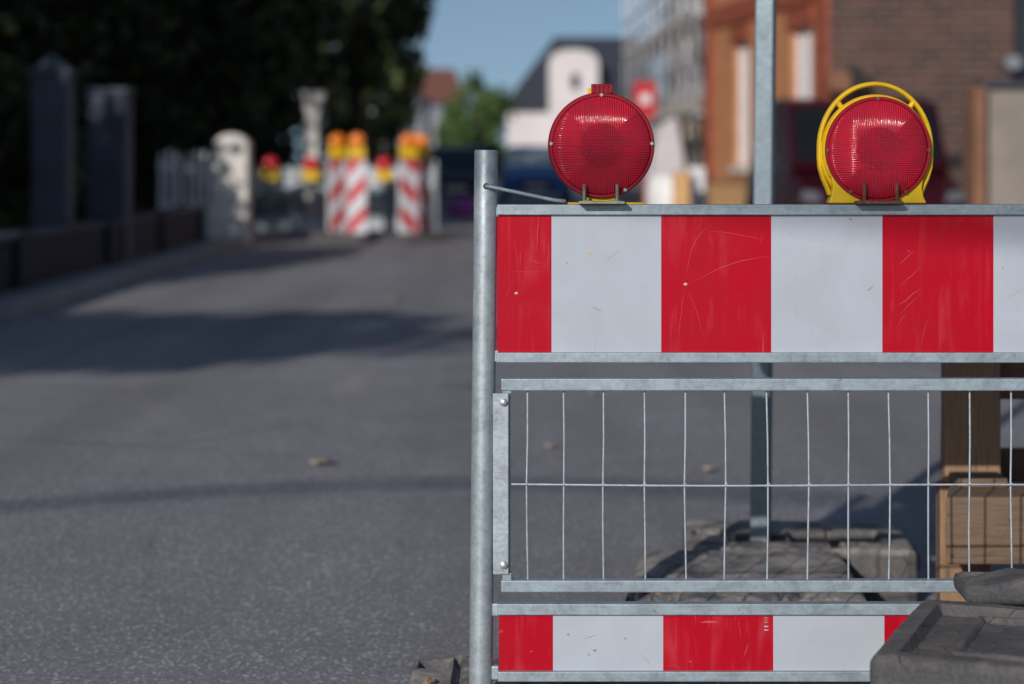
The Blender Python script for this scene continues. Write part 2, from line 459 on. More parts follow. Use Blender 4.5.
# ------------------------------------------------------------------ foreground barrier
YB = FPX / 548.0
def bx(px): return PX(px, YB)
def bz(py): return PZ(py, YB)
bar = thing('barrier_fence', 'sharp near barrier with red and white boards, wire mesh and two lamps on top', 'barrier', (bx(480), YB, 0), 'galvanised barriers with red and white boards')
XR = bx(1571)      # right end rail
def post_x(z): return bx(480) + (z / 1.1) * (bx(486.2) - bx(480))
for xo, lean in ((0, 1), (XR - bx(480) + .02, 0)):
    p = MB()
    p.tube([(post_x(z) + xo if lean else bx(480) + xo, YB, z) for z in (.03, .3, .6, .9, bz(151.5), bz(150))], [.0215] * 5 + [.0205], 40)
    o = p.build('post', M['galv_v'], bar, smooth='auto')
# weld seam down the tube
def rail(py0, py1, x0, x1, d=.0125, name='rail'):
    r = MB(); r.box(x0, x1, YB - d, YB + d, bz(py1), bz(py0))
    return r.build(name, M['galv'], bar, bevel=.0022, seg=3, smooth=False)
rail(204.3, 215, bx(497), XR); rail(352, 362.3, bx(496.5), XR)
rail(602.4, 614, bx(497.5), XR); rail(670, 680.3, bx(498), XR)
# welded stubs between rail ends and the post
for py0, py1, px in ((206, 217, 493), (350, 362, 491), (602.5, 615.5, 489.5), (665, 679, 489)):
    r = MB(); r.box(bx(px), bx(499), YB - .008, YB + .008, bz(py1), bz(py0))
    r.build('weld_stub', M['galv_bright'], bar, bevel=.003)
# boards
def board(py0, py1, edges, x_end, name, marks):
    b = MB(); YF = YB - .0035
    xs = [bx(e) for e in edges]
    m = 0
    for a, c in zip(xs[:-1], xs[1:]):
        b.quad([(a, YF, bz(py1)), (c, YF, bz(py1)), (c, YF, bz(py0)), (a, YF, bz(py0))], m); m = 1 - m
    a, c = xs[0], xs[-1]
    b.quad([(a, YF + .004, bz(py0)), (c, YF + .004, bz(py0)), (c, YF + .004, bz(py1)), (a, YF + .004, bz(py1))], 2)
    for (pts, w, mt) in marks:       # scuffs and scratches on the film
        P_ = [Vector((bx(x + (random.uniform(-.5, .5) if len(pts) > 4 else 0)), YF - .0004, bz(y + (random.uniform(-.5, .5) if len(pts) > 4 else 0)))) for x, y in pts]
        n = len(P_)
        for i in range(n - 1):
            d = (P_[i + 1] - P_[i]).normalized(); q = Vector((-d.z, 0, d.x))
            w0 = w * math.sin(math.pi * (i + .15) / (n - .7)) if n > 2 else w * .7
            w1 = w * math.sin(math.pi * (i + 1 + .0) / (n - .2)) if n > 2 else w * .35
            w0 = max(w0, .15 * w); w1 = max(w1, .12 * w)
            b.quad([P_[i] + q * w0, P_[i] - q * w0, P_[i + 1] - q * w1, P_[i + 1] + q * w1], mt)
    return b.build(name, [M['red_sheet'], M['white_sheet'], M['back_sheet'], M['scratch'], M['scratch_grey'], M['chip']], bar, fix=False)
px_ = .55 / 548
def bez(a, b, c, n=9):
    return [((1 - t) ** 2 * a[0] + 2 * t * (1 - t) * b[0] + t * t * c[0], (1 - t) ** 2 * a[1] + 2 * t * (1 - t) * b[1] + t * t * c[1]) for t in [i / (n - 1) for i in range(n)]]
def blob(x, y, r, m):
    pts = []
    return ([(x - r, y), (x - r * .3, y + r * .1), (x + r * .4, y - r * .1), (x + r, y + r * .05)], r * .8 / 548, m)
up_marks = [
    (bez((538.5, 216), (538, 232), (537, 252)), .7 * px_, 3), (bez((685, 283), (690, 232), (712, 226)), .45 * px_, 3),
    (bez((705, 231), (740, 232), (762, 241)), .4 * px_, 3), (bez((690, 284), (730, 258), (771, 256)), .5 * px_, 3),
    (bez((771, 257), (800, 255), (850, 256)), .22 * px_, 5), (bez((678, 345), (680, 310), (686, 284)), .35 * px_, 3),
    (bez((705, 345), (698, 312), (687, 288)), .3 * px_, 3), (bez((796, 258), (812, 240), (826, 226)), .3 * px_, 5),
    (bez((898, 266), (906, 258), (914, 250)), .7 * px_, 3), (bez((900, 286), (910, 276), (921, 266)), .6 * px_, 3),
    (bez((898, 305), (908, 298), (920, 288)), .8 * px_, 3), (bez((898, 316), (906, 306), (918, 296)), .4 * px_, 3),
    (bez((897, 326), (902, 318), (906, 312)), .4 * px_, 3), (bez((921, 345), (924, 330), (927, 318)), .5 * px_, 3),
    (bez((952, 226), (958, 222), (966, 217)), .3 * px_, 3), (bez((504, 300), (508, 292), (512, 280)), .35 * px_, 3),
    (bez((510, 272), (525, 271), (545, 272)), .3 * px_, 3), (bez((530, 258), (535, 262), (541, 264)), .5 * px_, 3),
    blob(516, 293, 1.6, 5), blob(589, 252, 3.2, 5), blob(578, 267, 1.8, 5), blob(685, 284, 1.8, 5),
    (bez((592, 306), (597, 309), (601, 311)), .9 * px_, 4), blob(567, 263, .9, 4), blob(863, 243, 1.6, 5), blob(789, 234, .8, 4),
    (bez((866, 291), (870, 289), (873, 285)), 1.2 * px_, 4), blob(850, 219, 1.6, 4), blob(1002, 268, .9, 4), blob(908, 251, 1.2, 3),
    (bez((1003, 300), (1012, 296), (1024, 288)), .3 * px_, 4), (bez((604, 262), (612, 256), (620, 250)), .3 * px_, 4),
]
lo_marks = [
    (bez((583, 639), (590, 636), (598, 634)), .5 * px_, 4), blob(573, 622, 1.2, 5), blob(568, 634, 1.3, 4), blob(594, 650, 1.2, 4),
    (bez((588, 652), (589, 654), (590, 656)), .9 * px_, 4), blob(595, 650, 1.2, 4), blob(501, 631, 1.8, 3), blob(531, 651, 1.2, 3),
    (bez((500, 632), (502, 631), (505, 630)), .6 * px_, 3), (bez((700, 622), (709, 620), (718, 622)), 2.0 * px_, 3),
    (bez((743, 657), (746, 650), (748, 643)), .7 * px_, 3), (bez((738, 617), (739, 628), (741, 640)), .35 * px_, 3),
    (bez((665, 666), (672, 664), (680, 667)), .5 * px_, 3), blob(690, 661, 1.3, 3), blob(625, 638, 1.2, 4),
    (bez((640, 652), (646, 660), (650, 664)), .4 * px_, 4),
    # faint row of small printed characters
    *[([(764.2, y), (768.0, y)], .5 * px_, 1) for y in (617.0, 618.6, 620.6, 622.2)],
    ([(764.2, 626), (768.2, 626)], 2.2 * px_, 1), ([(764.2, 629.5), (768.2, 629.5)], 1.8 * px_, 1),
]
E_up = [497, 551.5, 661, 771, 882, 993, 1103, 1214, 1325, 1435, 1546, 1570]
E_lo = [499, 553, 663, 773, 884, 995, 1105, 1216, 1327, 1437, 1548, 1570]
board(214.5, 352.5, E_up, XR, 'upper_board', up_marks)
board(613.5, 670.5, E_lo, XR, 'lower_board', lo_marks)
# mesh panel frame
rail(378, 390.3, bx(501), XR - .01, .011, 'mesh_rail'); rail(579.2, 591.4, bx(501), XR - .01, .011, 'mesh_rail')
for (xa, xb, xt0, xt1) in ((493, 508.6, 502.5, 511.5), (1559, 1573, 1556, 1565)):
    b = MB(); b.box(bx(xa), bx(xb), YB - .0145, YB - .0115, bz(573), bz(392.5))
    br = b.build('bracket', M['galv_bright'], bar, bevel=.0012)
    b = MB(); b.box(bx(xt0), bx(xt1), YB - .009, YB + .009, bz(393), bz(389.5)); b.box(bx(xt0), bx(xt1), YB - .009, YB + .009, bz(580), bz(572))
    b.box(bx(xt0 + 1), bx(xt1 - 1), YB - .006, YB + .006, bz(574), bz(391))
    b.build('side_tube', M['galv'], bar, bevel=.001)
    for py in (401.5, 563.5):
        b = MB(); b.lathe([(.0072, 0), (.0072, -.001), (.0058, -.0018), (.0058, -.0055), (.003, -.0068)], ((bx(xb - 4.8)), YB - .0146, bz(py)), 'Y', 6 if False else 14)
        b.build('bolt', M['screw'], br, smooth='auto')
wires = [528, 564, 604, 645, 686, 725, 767, 808, 849, 889, 929, 970.5, 1012]
while wires[-1] < 1540: wires.append(wires[-1] + 41)
w = MB()
for i, px in enumerate(wires):
    j = random.uniform(-1.4, 1.4); k = random.uniform(-.8, .8)
    w.tube([(bx(px - .4), YB + .004, bz(386)), (bx(px + j * .5 + .3), YB + .004, bz(440)), (bx(px + j), YB + .003, bz(485)), (bx(px + j * .7 + k), YB + .0035, bz(530)), (bx(px + k), YB + .004, bz(583))], .0019, 10)
    w.lathe([(.0012, -.003), (.0032, -.0015), (.0034, .001), (.0012, .003)], (bx(px + j) + .0005, YB, bz(484)), 'Y', 8)
hp = []
x = 510
while x < 1566:
    hp.append((bx(x), YB - .0005, bz(484.6 + .8 * math.sin(x / 90.) + (x - 510) * .0016))); x += 30
w.tube(hp, .0021, 10)
w.build('wire_mesh', M['galv_bright'], bar, smooth='auto')
# locking rod through the post, resting on the top rail
h = MB()
h.tube([(bx(486.5), YB - .012, bz(186)), (bx(486.5), YB - .026, bz(186)), (bx(489.5), YB - .031, bz(186.3)), (bx(498), YB - .031, bz(188)), (bx(530), YB - .026, bz(194.8)), (bx(552), YB - .022, bz(199.4)), (bx(560), YB - .020, bz(200.6)), (bx(564.5), YB - .014, bz(200.9))], .0034, 14)
h.build('locking_rod', M['galv'], bar, smooth='auto')
h = MB(); h.lathe([(.0056, 0), (.0056, -.0022), (.0040, -.0024)], (bx(486.3), YB - .0198, bz(186)), 'Y', 18); h.build('rod_hole', M['black'], bar)

# ------------------------------------------------------------------ warning lamps
def make_lamp(px, py, rpx, label, two_sided, group, detail=True):
    cx, cz = bx(px), bz(py); r = rpx / 548.0
    t = thing('warning_lamp', label, 'lamp', (cx, YB, bz(204.3)), group)
    L = lambda dx, dz: (cx + dx / 548.0, cz - dz / 548.0)
    y0 = YB
    # housing ring between the two lenses
    h = MB(); h.lathe([(r * .97, -.018), (r * 1.0, -.014), (r * 1.0, .014), (r * .97, .018)], (cx, y0, cz), 'Y', 96)
    h.build('housing', M['red_plastic'] if two_sided else M['yellow'], t, smooth='auto')
    # flange + ribbed lens: a thin domed shell, front and (two-sided lamps) back
    for sgn in ((-1, 1) if two_sided else (-1,)):
        f = MB()
        prof = [(r * .985, .018), (r * .985, .0225), (r * .975, .0245), (r * .93, .0245), (r * .925, .018)]
        f.lathe([(a, sgn * b) for a, b in prof], (cx, y0, cz), 'Y', 96)
        # open ring (drop the caps)
        f.f = f.f[:-2]; f.m = f.m[:-2]
        ring = f.build('lens_rim', M['red_plastic'], t, smooth='auto')
        l = MB(); out = []; R0 = r * .935
        K = 22
        for i in range(K + 1):
            q = 1 - i / K; out.append((max(R0 * q, .0002), sgn * (.0215 + .017 * (1 - q * q) ** .8 if i else .0215)))
        inn = [(a * .975, b - sgn * .003) for a, b in reversed(out)]
        l.lathe(out + inn, (cx, y0, cz), 'Y', 96); l.f = l.f[:-2]; l.m = l.m[:-2]
        # close the shell at the outer edge
        n = 96; tot = len(out) + len(inn); b0 = 0
        for k in range(n):
            l.f.append([b0 + (tot - 1) * n + k, b0 + (tot - 1) * n + (k + 1) % n, b0 + (k + 1) % n, b0 + k]); l.m.append(0)
        ln = l.build('lens', M['lens_red'], t, smooth=True)
        # object origin of the lens at its own centre so that the ribs are centred on it
        for v in ln.data.vertices: v.co -= Vector((0, 0, cz - bz(204.3)))
        ln.location = (0, 0, cz - bz(204.3))
        # faceted reflector behind the lens and the bulb holder
        rf = MB(); rf.lathe([(r * .93, sgn * .0195), (r * .70, sgn * .0110), (r * .42, sgn * .0050), (r * .22, sgn * .0030)], (cx, y0, cz), 'Y', 16)
        rf.build('reflector', M['reflector'], t)
        rf = MB(); rf.lathe([(.020, sgn * .0031), (.020, sgn * .014), (.017, sgn * .016), (.0, sgn * .016)][:3], (cx, y0, cz), 'Y', 28)
        rf.lathe([(.0085, sgn * .0162), (.0095, sgn * .020), (.0085, sgn * .026), (.005, sgn * .030), (.001, sgn * .0312)], (cx + .004, y0, cz - .004), 'Y', 20)
        rf.build('bulb_holder', M['reflector'], t, smooth='auto')
        for k5 in range(3):
            rf = MB(); a5 = R(30 + 120 * k5); d5 = Vector((math.cos(a5), 0, math.sin(a5)))
            rf.tube([Vector((cx, y0 + sgn * .012, cz)) + d5 * .021, Vector((cx, y0 + sgn * .016, cz)) + d5 * r * .9], .0016, 6)
            rf.build('inner_rib', M['red_plastic'], t)
    ang = ((90, 178, 2, -62) if two_sided else (90, 181, -1, -57, 237))
    for a in ang:
        s_ = MB(); q = r * .945
        s_.lathe([(.0036, 0), (.0036, -.0015), (.0022, -.0026)], (cx + q * math.cos(R(a)), y0 - .0246, cz + q * math.sin(R(a))), 'Y', 14)
        s_.build('screw', M['screw'] if two_sided else M['rusty'], t, smooth='auto')
    base_dz = (py - 204.3)     # negative
    zb = bz(204.3)
    if two_sided:
        c = MB()
        for k in range(5):
            c.box(*sorted((L(-9.5 + k * 4.4, 0)[0], L(-6.6 + k * 4.4, 0)[0])), y0 - .020, y0 + .012, L(0, -rpx + 1)[1], L(0, -rpx - 7)[1])
        c.box(L(-9, 0)[0], L(9, 0)[0], y0 - .018, y0 + .010, L(0, -rpx + 1)[1], L(0, -rpx - 5)[1])
        c.tube([(L(-10, 0)[0], y0 - .010, L(0, -rpx - 6)[1]), (L(10.5, 0)[0], y0 - .010, L(0, -rpx - 6)[1])], .0042, 12)
        c.build('hinge', M['red_plastic'], t, bevel=.0008)
        c = MB(); c.box(L(-12.5, 0)[0], L(13.2, 0)[0], y0 + .013, y0 + .022, L(0, -rpx + 2)[1], L(0, -rpx - 4.5)[1])
        c.build('latch', M['yellow'], t, bevel=.001)
        b = MB(); b.box(L(-34, 0)[0], L(44, 0)[0], y0 - .006, y0 + .016, zb, zb + .0035)
        b.prism([(L(-15, 0)[0], zb + .005), (L(15, 0)[0], zb + .005), (L(12, 0)[0], zb + .02), (L(-12, 0)[0], zb + .02)], y0 - .012, y0 + .012)
        b.build('base', M['yellow'], t, bevel=.0012)
        mc, rods, mr = M['olive_steel'], (-17.5, 15), M['olive_steel']
        rh = 18.5
    else:
        # yellow carrying handle: outer hoop, inner ring, two struts and flared feet
        hd = MB()
        pts = []
        for i in range(41):
            a = R(188 - i * (196 / 40)); pts.append((L(-.5 + 55.8 * math.cos(a), 0)[0], y0 + .004, L(0, -(2 + 63.5 * math.sin(a)))[1]))
        dn = [(-56.3, 8), (-55.6, 18), (-52.5, 29), (-48.5, 38), (-46, 45)]
        pts = [(L(a_, 0)[0], y0 + .004, L(0, b_)[1]) for a_, b_ in reversed(dn)] + pts[2:-2] + [(L(-1 - a_, 0)[0], y0 + .004, L(0, b_)[1]) for a_, b_ in dn]
        hd.tube(pts, .0050, 12, flat=(2.0, .95))
        pts = [(L(-.3 + 52.6 * math.cos(R(-30 + i * 240 / 48)), 0)[0], y0 + .001, L(0, -53.2 * math.sin(R(-30 + i * 240 / 48)))[1]) for i in range(49)]
        hd.tube(pts, .0050, 12, flat=(3.2, .75))
        for sx in (-1, 1):
            hd.tube([(L(sx * 32, 0)[0], y0 + .003, L(0, -40)[1]), (L(sx * 36, 0)[0], y0 + .003, L(0, -44.5)[1]), (L(sx * 38, 0)[0], y0 + .003, L(0, -47.5)[1])], [.0065, .0050, .0060], 12, flat=(1.6, 1))
            hd.tube([(L(sx * 55, 0)[0], y0 + .003, L(0, -8)[1]), (L(sx * 54.6, 0)[0], y0 + .003, L(0, 8)[1]), (L(sx * 50, 0)[0], y0 + .003, L(0, 24)[1]), (L(sx * 42, 0)[0], y0 + .003, L(0, 38)[1])], .0052, 12, flat=(2.0, .9))
        hd.build('handle', M['yellow'], t, smooth='auto')
        b = MB()
        o_l = [(-49, 53.6), (-46, 47), (-44.5, 38), (-46, 27), (-51.5, 17), (-46, 14), (-30, 34), (-16, 44), (0, 47), (16, 44), (30, 34), (46, 14), (51.5, 17), (46, 27), (44.5, 38), (46, 47), (49, 53.6)]
        b.prism([L(x_, z_) for x_, z_ in o_l], y0 - .017, y0 + .017)
        b.build('base', M['yellow'], t, bevel=.0025, seg=3)
        mc, rods, mr = M['rusty'], (-15, 17), M['rusty']
        rh = 20
    # clamp plate and its two threaded rods in front of the lens foot
    c = MB(); c.prism([L(-23, 0)[:1] + (zb + .0015,), (L(22, 0)[0], zb + .0015), (L(23, 0)[0], zb + .006), (L(14, 0)[0], zb + .0085), (L(6, 0)[0], zb + .0065), (L(-7, 0)[0], zb + .0065), (L(-15, 0)[0], zb + .0085), (L(-23.5, 0)[0], zb + .006)], y0 - .048, y0 - .010)
    c.build('clamp_plate', mc, t, bevel=.001)
    for q in rods:
        c = MB(); x_ = L(q, 0)[0]
        zz = [zb + .0045 + i * .0009 for i in range(int(rh / 548 / .0009))]
        c.tube([(x_, y0 - .040, z_) for z_ in zz], [.0034 if i % 2 else .0030 for i in range(len(zz))], 12)
        c.build('bolt', mr, t, smooth=False)
    return t
GL = 'warning lamps on the barriers'
lampA = make_lamp(601, 145.5, 53, 'round all-red warning lamp on the near top rail, nearest the round post', True, GL)
lampB = make_lamp(875.8, 149.5, 53.3, 'round red warning lamp in a yellow hoop handle with flared feet, on the top rail', False, GL)

# ------------------------------------------------------------------ rubber foot plates
def foot_plate(name, label, loc, rot, L_, W_, H_, mat, recess=lambda u, v: 0, warp=None, r=.022, step=.007, amp=.0035, seed=0, group='rubber foot plates'):
    nx, ny, nz = max(4, int(L_ / step)), max(4, int(W_ / step)), max(3, int(H_ / step))
    vid = {}; V = []; F = []
    def vert(i, j, k):
        key = (i, j, k)
        if key in vid: return vid[key]
        p = Vector((i / nx * L_, j / ny * W_, k / nz * H_))
        lo = Vector((r, r, r)); hi = Vector((L_ - r, W_ - r, H_ - r))
        q = Vector((min(max(p.x, lo.x), hi.x), min(max(p.y, lo.y), hi.y), min(max(p.z, lo.z), hi.z)))
        d = p - q
        if d.length > 1e-9:
            m_ = max(abs(d.x), abs(d.y), abs(d.z)); p2 = q + d.normalized() * (m_ if d.length > 0 else 0)
        else: p2 = p
        nrm = (p2 - Vector((L_ / 2, W_ / 2, H_ / 2))).normalized()
        if k == nz:
            p2.z -= recess(p2.x, p2.y)
        s3 = Vector((seed * 7.1, seed * 3.3, seed * 1.7))
        a = noise.fractal(p2 * 9 + s3, 1.0, 2.1, 5) * amp * 1.6
        a2 = (noise.noise(p2 * 70 + s3)) * amp * .5
        p2 += nrm * (a * .5) + Vector((0, 0, (a + a2) if k == nz else 0))
        if warp: p2 = warp(p2)
        vid[key] = len(V); V.append(p2); return vid[key]
    for i in range(nx):
        for j in range(ny):
            F.append([vert(i, j, nz), vert(i + 1, j, nz), vert(i + 1, j + 1, nz), vert(i, j + 1, nz)])
            F.append([vert(i, j, 0), vert(i, j + 1, 0), vert(i + 1, j + 1, 0), vert(i + 1, j, 0)])
        for k in range(nz):
            F.append([vert(i, 0, k), vert(i + 1, 0, k), vert(i + 1, 0, k + 1), vert(i, 0, k + 1)])
            F.append([vert(i, ny, k), vert(i, ny, k + 1), vert(i + 1, ny, k + 1), vert(i + 1, ny, k)])
    for j in range(ny):
        for k in range(nz):
            F.append([vert(0, j, k), vert(0, j, k + 1), vert(0, j + 1, k + 1), vert(0, j + 1, k)])
            F.append([vert(nx, j, k), vert(nx, j + 1, k), vert(nx, j + 1, k + 1), vert(nx, j, k + 1)])
    me = bpy.data.meshes.new(name); me.from_pydata([tuple(v) for v in V], [], F)
    me.materials.append(mat); me.polygons.foreach_set('use_smooth', [True] * len(me.polygons)); me.update()
    try: me.set_sharp_from_angle(angle=R(50))
    except Exception: pass
    o = bpy.data.objects.new(name, me); COL.objects.link(o); o.location = loc; o.rotation_euler = (0, 0, R(rot))
    return tag(o, label, 'foot plate', group)

def sm(a, b, x): t = min(1, max(0, (x - a) / (b - a))); return t * t * (3 - 2 * t)
def rect(u, v, u0, u1, v0, v1, e=.006):
    return sm(u0 - e, u0 + e, u) * (1 - sm(u1 - e, u1 + e, u)) * sm(v0 - e, v0 + e, v) * (1 - sm(v1 - e, v1 + e, v))

# plate under the round post (its long side runs away from us)
foot_plate('foot_plate', 'worn rubber foot plate under the round post at the left end of the barrier', (-.200, 3.28, 0), 0, .40, .70, .092, M['rubber_dusty'],
           lambda u, v: .030 * rect(u, v, .02, .075, .60, .665) + .02 * rect(u, v, .09, .10, .40, .68) + .025 * rect(u, v, .30, .37, .4, .62), seed=1)
rb = MB()
for i in range(9):
    c = Vector((bx(432) + random.uniform(-.014, .014), 3.72 + random.uniform(-.05, .05), .094 + random.uniform(0, .006)))
    s_ = random.uniform(.006, .014); b0 = len(rb.v)
    for q in ((1, 0, 0), (-1, 0, 0), (0, 1, 0), (0, -1, 0), (0, 0, 1), (0, 0, -1)):
        rb.v.append(c + Vector(q) * s_ * random.uniform(.6, 1.2))
    for f in ((0, 2, 4), (2, 1, 4), (1, 3, 4), (3, 0, 4), (2, 0, 5), (1, 2, 5), (3, 1, 5), (0, 3, 5)): rb.f.append([b0 + i_ for i_ in f]); rb.m.append(0)
tag(rb.build('rubble', M['rubble']), 'crumbled orange rubble lying on the foot plate of the round post', 'rubble', kind='stuff')

# plates that hold the square post
def rec_front(u, v):
    g_ = .010 * rect(u, v, .30, .306, .02, .22, .004) + .012 * rect(u, v, .335, .35, .02, .20, .006)
    g_ += .016 * rect(u, v, .02, .07, .16, .26, .01)
    chip = max(0, noise.noise(Vector((u * 22, v * 22, 3.1)))) * .20 * (1 - sm(.05, .17, u)) * (1 - sm(.16, .30, v))
    chip += max(0, noise.noise(Vector((u * 25, v * 25, 8.1)))) * .05 * (1 - sm(.0, .07, v))
    return g_ + chip + .035 * sm(.40, .47, u) * sm(.02, .3, v) * 0
def warp_front(p):
    # long sides slope and the right end is broken away at an angle
    p = p.copy(); p.x += (p.x / .47) * (.04 - .10 * p.z) - .03 * (1 - p.y / .42) * (1 - p.x / .47)
    p.z *= 1 - .10 * (1 - sm(.0, .07, p.x)); return p
foot_plate('foot_plate', 'dusty rubber foot plate with a crumbled left corner, in front of the square post', (.262, 4.22, 0), -3, .47, .56, .150, M['rubber_dusty'], rec_front, warp_front, r=.022, amp=.0022, seed=2)
def rec_back(u, v):
    g_ = .075 * rect(u, v, .27, .48, .10, .26, .008) + .075 * rect(u, v, .115, .155, .09, .17, .005) + .075 * rect(u, v, .20, .245, .09, .17, .005)
    g_ += .02 * rect(u, v, .03, .09, .17, .26, .008) + .03 * rect(u, v, .36, .375, .02, .30, .006)
    return g_
foot_plate('foot_plate', 'dark rubber foot plate with deep sockets that the square post stands in', (.42, 4.83, 0), -4, .56, .40, .140, M['rubber_dusty'], rec_back, None, r=.02, amp=.0018, seed=3)
# rounded carrying lug at its right end
lug = MB(); lug.lathe([(.0, -.03), (.045, -.03), (.058, -.018), (.060, .0), (.058, .018), (.045, .03)], (.965, 5.0, .07), 'Y', 28)
lug.box(.90, .96, 4.97, 5.03, .02, .115)
lug_o = lug.build('rubber_lug', M['rubber'], bevel=.004, smooth='auto')
tag(lug_o, 'rounded black rubber block against the right end of the plate under the square post', 'rubber block')

# ballast stack in front of the barrier at the lower right
def rec_top(u, v):
    g_ = .018 * rect(u, v, .045, .78, .050, .40, .003)
    g_ -= .004 * rect(u, v, .050, .112, .055, .12, .003)
    g_ -= .015 * rect(u, v, .115, .77, .080, .36, .0025)
    g_ += .010 * rect(u, v, .128, .76, .093, .347, .0025)
    g_ -= .006 * rect(u, v, .30, .315, .093, .347, .0025)
    return g_
gx, gy, ga = .557, 3.12, -22
foot_plate('foot_plate', 'bottom rubber plate of the ballast stack at the lower right', (gx + .03, gy + .02, 0), ga + 4, .80, .40, .095, M['rubber'], seed=4)
foot_plate('foot_plate', 'middle rubber plate of the ballast stack at the lower right', (gx + .05, gy + .015, .0955), ga - 2, .80, .40, .095, M['rubber'], seed=5)
def warp_top(p):
    p = p.copy(); p.x += .035 * (1 - p.z / .1) * (1 - sm(0, .2, p.x)); return p
foot_plate('foot_plate', 'wide rubber plate with a sunken rim on the ballast stack at the lower right', (gx, gy, .191), ga, .80, .45, .114, M['rubber'], rec_top, None, r=.020, step=.0045, amp=.0014, seed=6)
foot_plate('foot_plate', 'topmost rubber plate of the ballast stack, cut off by the right edge of the picture', (.790, 3.475, .300), -3, .60, .125, .046, M['rubber'], None or (lambda u, v: .022 * (1 - sm(.0, .10, u)) + .006 * rect(u, v, .12, .5, .03, .09)), None, r=.02, amp=.003, seed=7)
rb2 = MB(); rr_ = random.Random(5)
for i in range(26):
    c = Vector((rr_.uniform(.30, .50), rr_.uniform(4.26, 4.36), .142 + rr_.uniform(-.01, .006))); s_ = rr_.uniform(.004, .012); b0 = len(rb2.v)
    for q in ((1, 0, 0), (-1, 0, 0), (0, 1, 0), (0, -1, 0), (0, 0, 1), (0, 0, -1)): rb2.v.append(c + Vector(q) * s_ * rr_.uniform(.6, 1.3))
    for f in ((0, 2, 4), (2, 1, 4), (1, 3, 4), (3, 0, 4), (2, 0, 5), (1, 2, 5), (3, 1, 5), (0, 3, 5)): rb2.f.append([b0 + i_ for i_ in f]); rb2.m.append(0)
tag(rb2.build('rubble', M['rubble']), 'orange crumbs lying on the chipped corner of the plate in front of the square post', 'rubble', kind='stuff')

# ------------------------------------------------------------------ square post
sp = thing('sign_post', 'square galvanised steel post standing in the rubber plates behind the barrier', 'post', (PX(761, 4.95), 4.95, .06))
p = MB(); w_ = .0235
Rm = Matrix.Rotation(R(-16), 4, 'Z')
segs = 6
for a, b_ in ((0, 2.7),):
    base = Vector((PX(760.2, 4.95), 4.95, .06))
    pts = []
    for z in (0, 2.7):
        lean = Vector((z * .010, 0, z))
        ring = []
        for (cx_, cy_) in ((-w_, -w_), (w_, -w_), (w_, w_), (-w_, w_)):
            ring.append(base + lean + Rm @ Vector((cx_, cy_, 0)))
        pts.append(ring)
    b0 = len(p.v); p.v += pts[0] + pts[1]
    for i in range(4):
        j = (i + 1) % 4; p.f.append([b0 + i, b0 + j, b0 + 4 + j, b0 + 4 + i]); p.m.append(0)
    p.f.append([b0 + 3, b0 + 2, b0 + 1, b0]); p.m.append(0); p.f.append([b0 + 4, b0 + 5, b0 + 6, b0 + 7]); p.m.append(0)
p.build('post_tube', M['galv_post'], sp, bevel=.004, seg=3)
p = MB(); p.box(sp.location.x + .001, sp.location.x + .055, 4.925, 4.975, 2.765, 2.78); p.build('end_cap', M['black'], sp, bevel=.003)

# ------------------------------------------------------------------ wooden trestle on the right
YW = 4.40
tr = thing('wooden_trestle', 'weathered wooden trestle with a thick sawn beam behind the right part of the barrier', 'trestle', (1.15, YW, 0))
def plank(name, mat, x0, x1, y0, y1, z0, z1, Mx=None):
    b = MB(); b.box(x0, x1, y0, y1, z0, z1, 0, Mx); return b.build(name, mat, tr, bevel=.004, seg=2)
plank('leg', M['wood_dark'], PX(945, YW), PX(1001, YW), YW, YW + .045, PZ(484, YW), .86)
plank('leg', M['wood_dark'], PX(941, YW), PX(992, YW), YW + .01, YW + .055, 0, .365)
plank('back_leg', M['wood_dark'], PX(942, YW + .25), PX(954, YW + .25), YW + .15, YW + .27, 0, PZ(430, YW + .25))
plank('leg', M['wood_dark'], 2.05, 2.17, YW, YW + .045, 0, .86)
bb = MB(); bb.prism([(PX(946, 4.19), 4.19), (2.3, 4.19), (2.3, 4.397), (PX(950, 4.397), 4.397)], PZ(565, 4.19), PZ(497, 4.19), axis='Z')
bb.build('beam', M['wood_x'], tr, bevel=.006)
plank('top_rail', M['wood_x_shaded'], PX(947, YW + .05), 2.3, YW + .048, YW + .095, PZ(402, YW), .85)
plank('back_rail', M['wood_x_shaded'], PX(951, YW + .29), 2.3, YW + .275, YW + .31, PZ(500, YW + .3), PZ(448, YW + .3))
plank('brace', M['wood_x'], PX(948, YW), PX(997, YW), 4.30, 4.398, PZ(497, 4.19) + .001, PZ(497, 4.19) + .022)
for (px, py) in ((952, 556), (1010, 520)):
    n_ = MB(); n_.lathe([(.004, 0), (.004, -.002), (.001, -.003)], (PX(px, 4.19), 4.19, PZ(py, 4.19)), 'Y', 10); n_.build('nail', M['rusty'], tr)

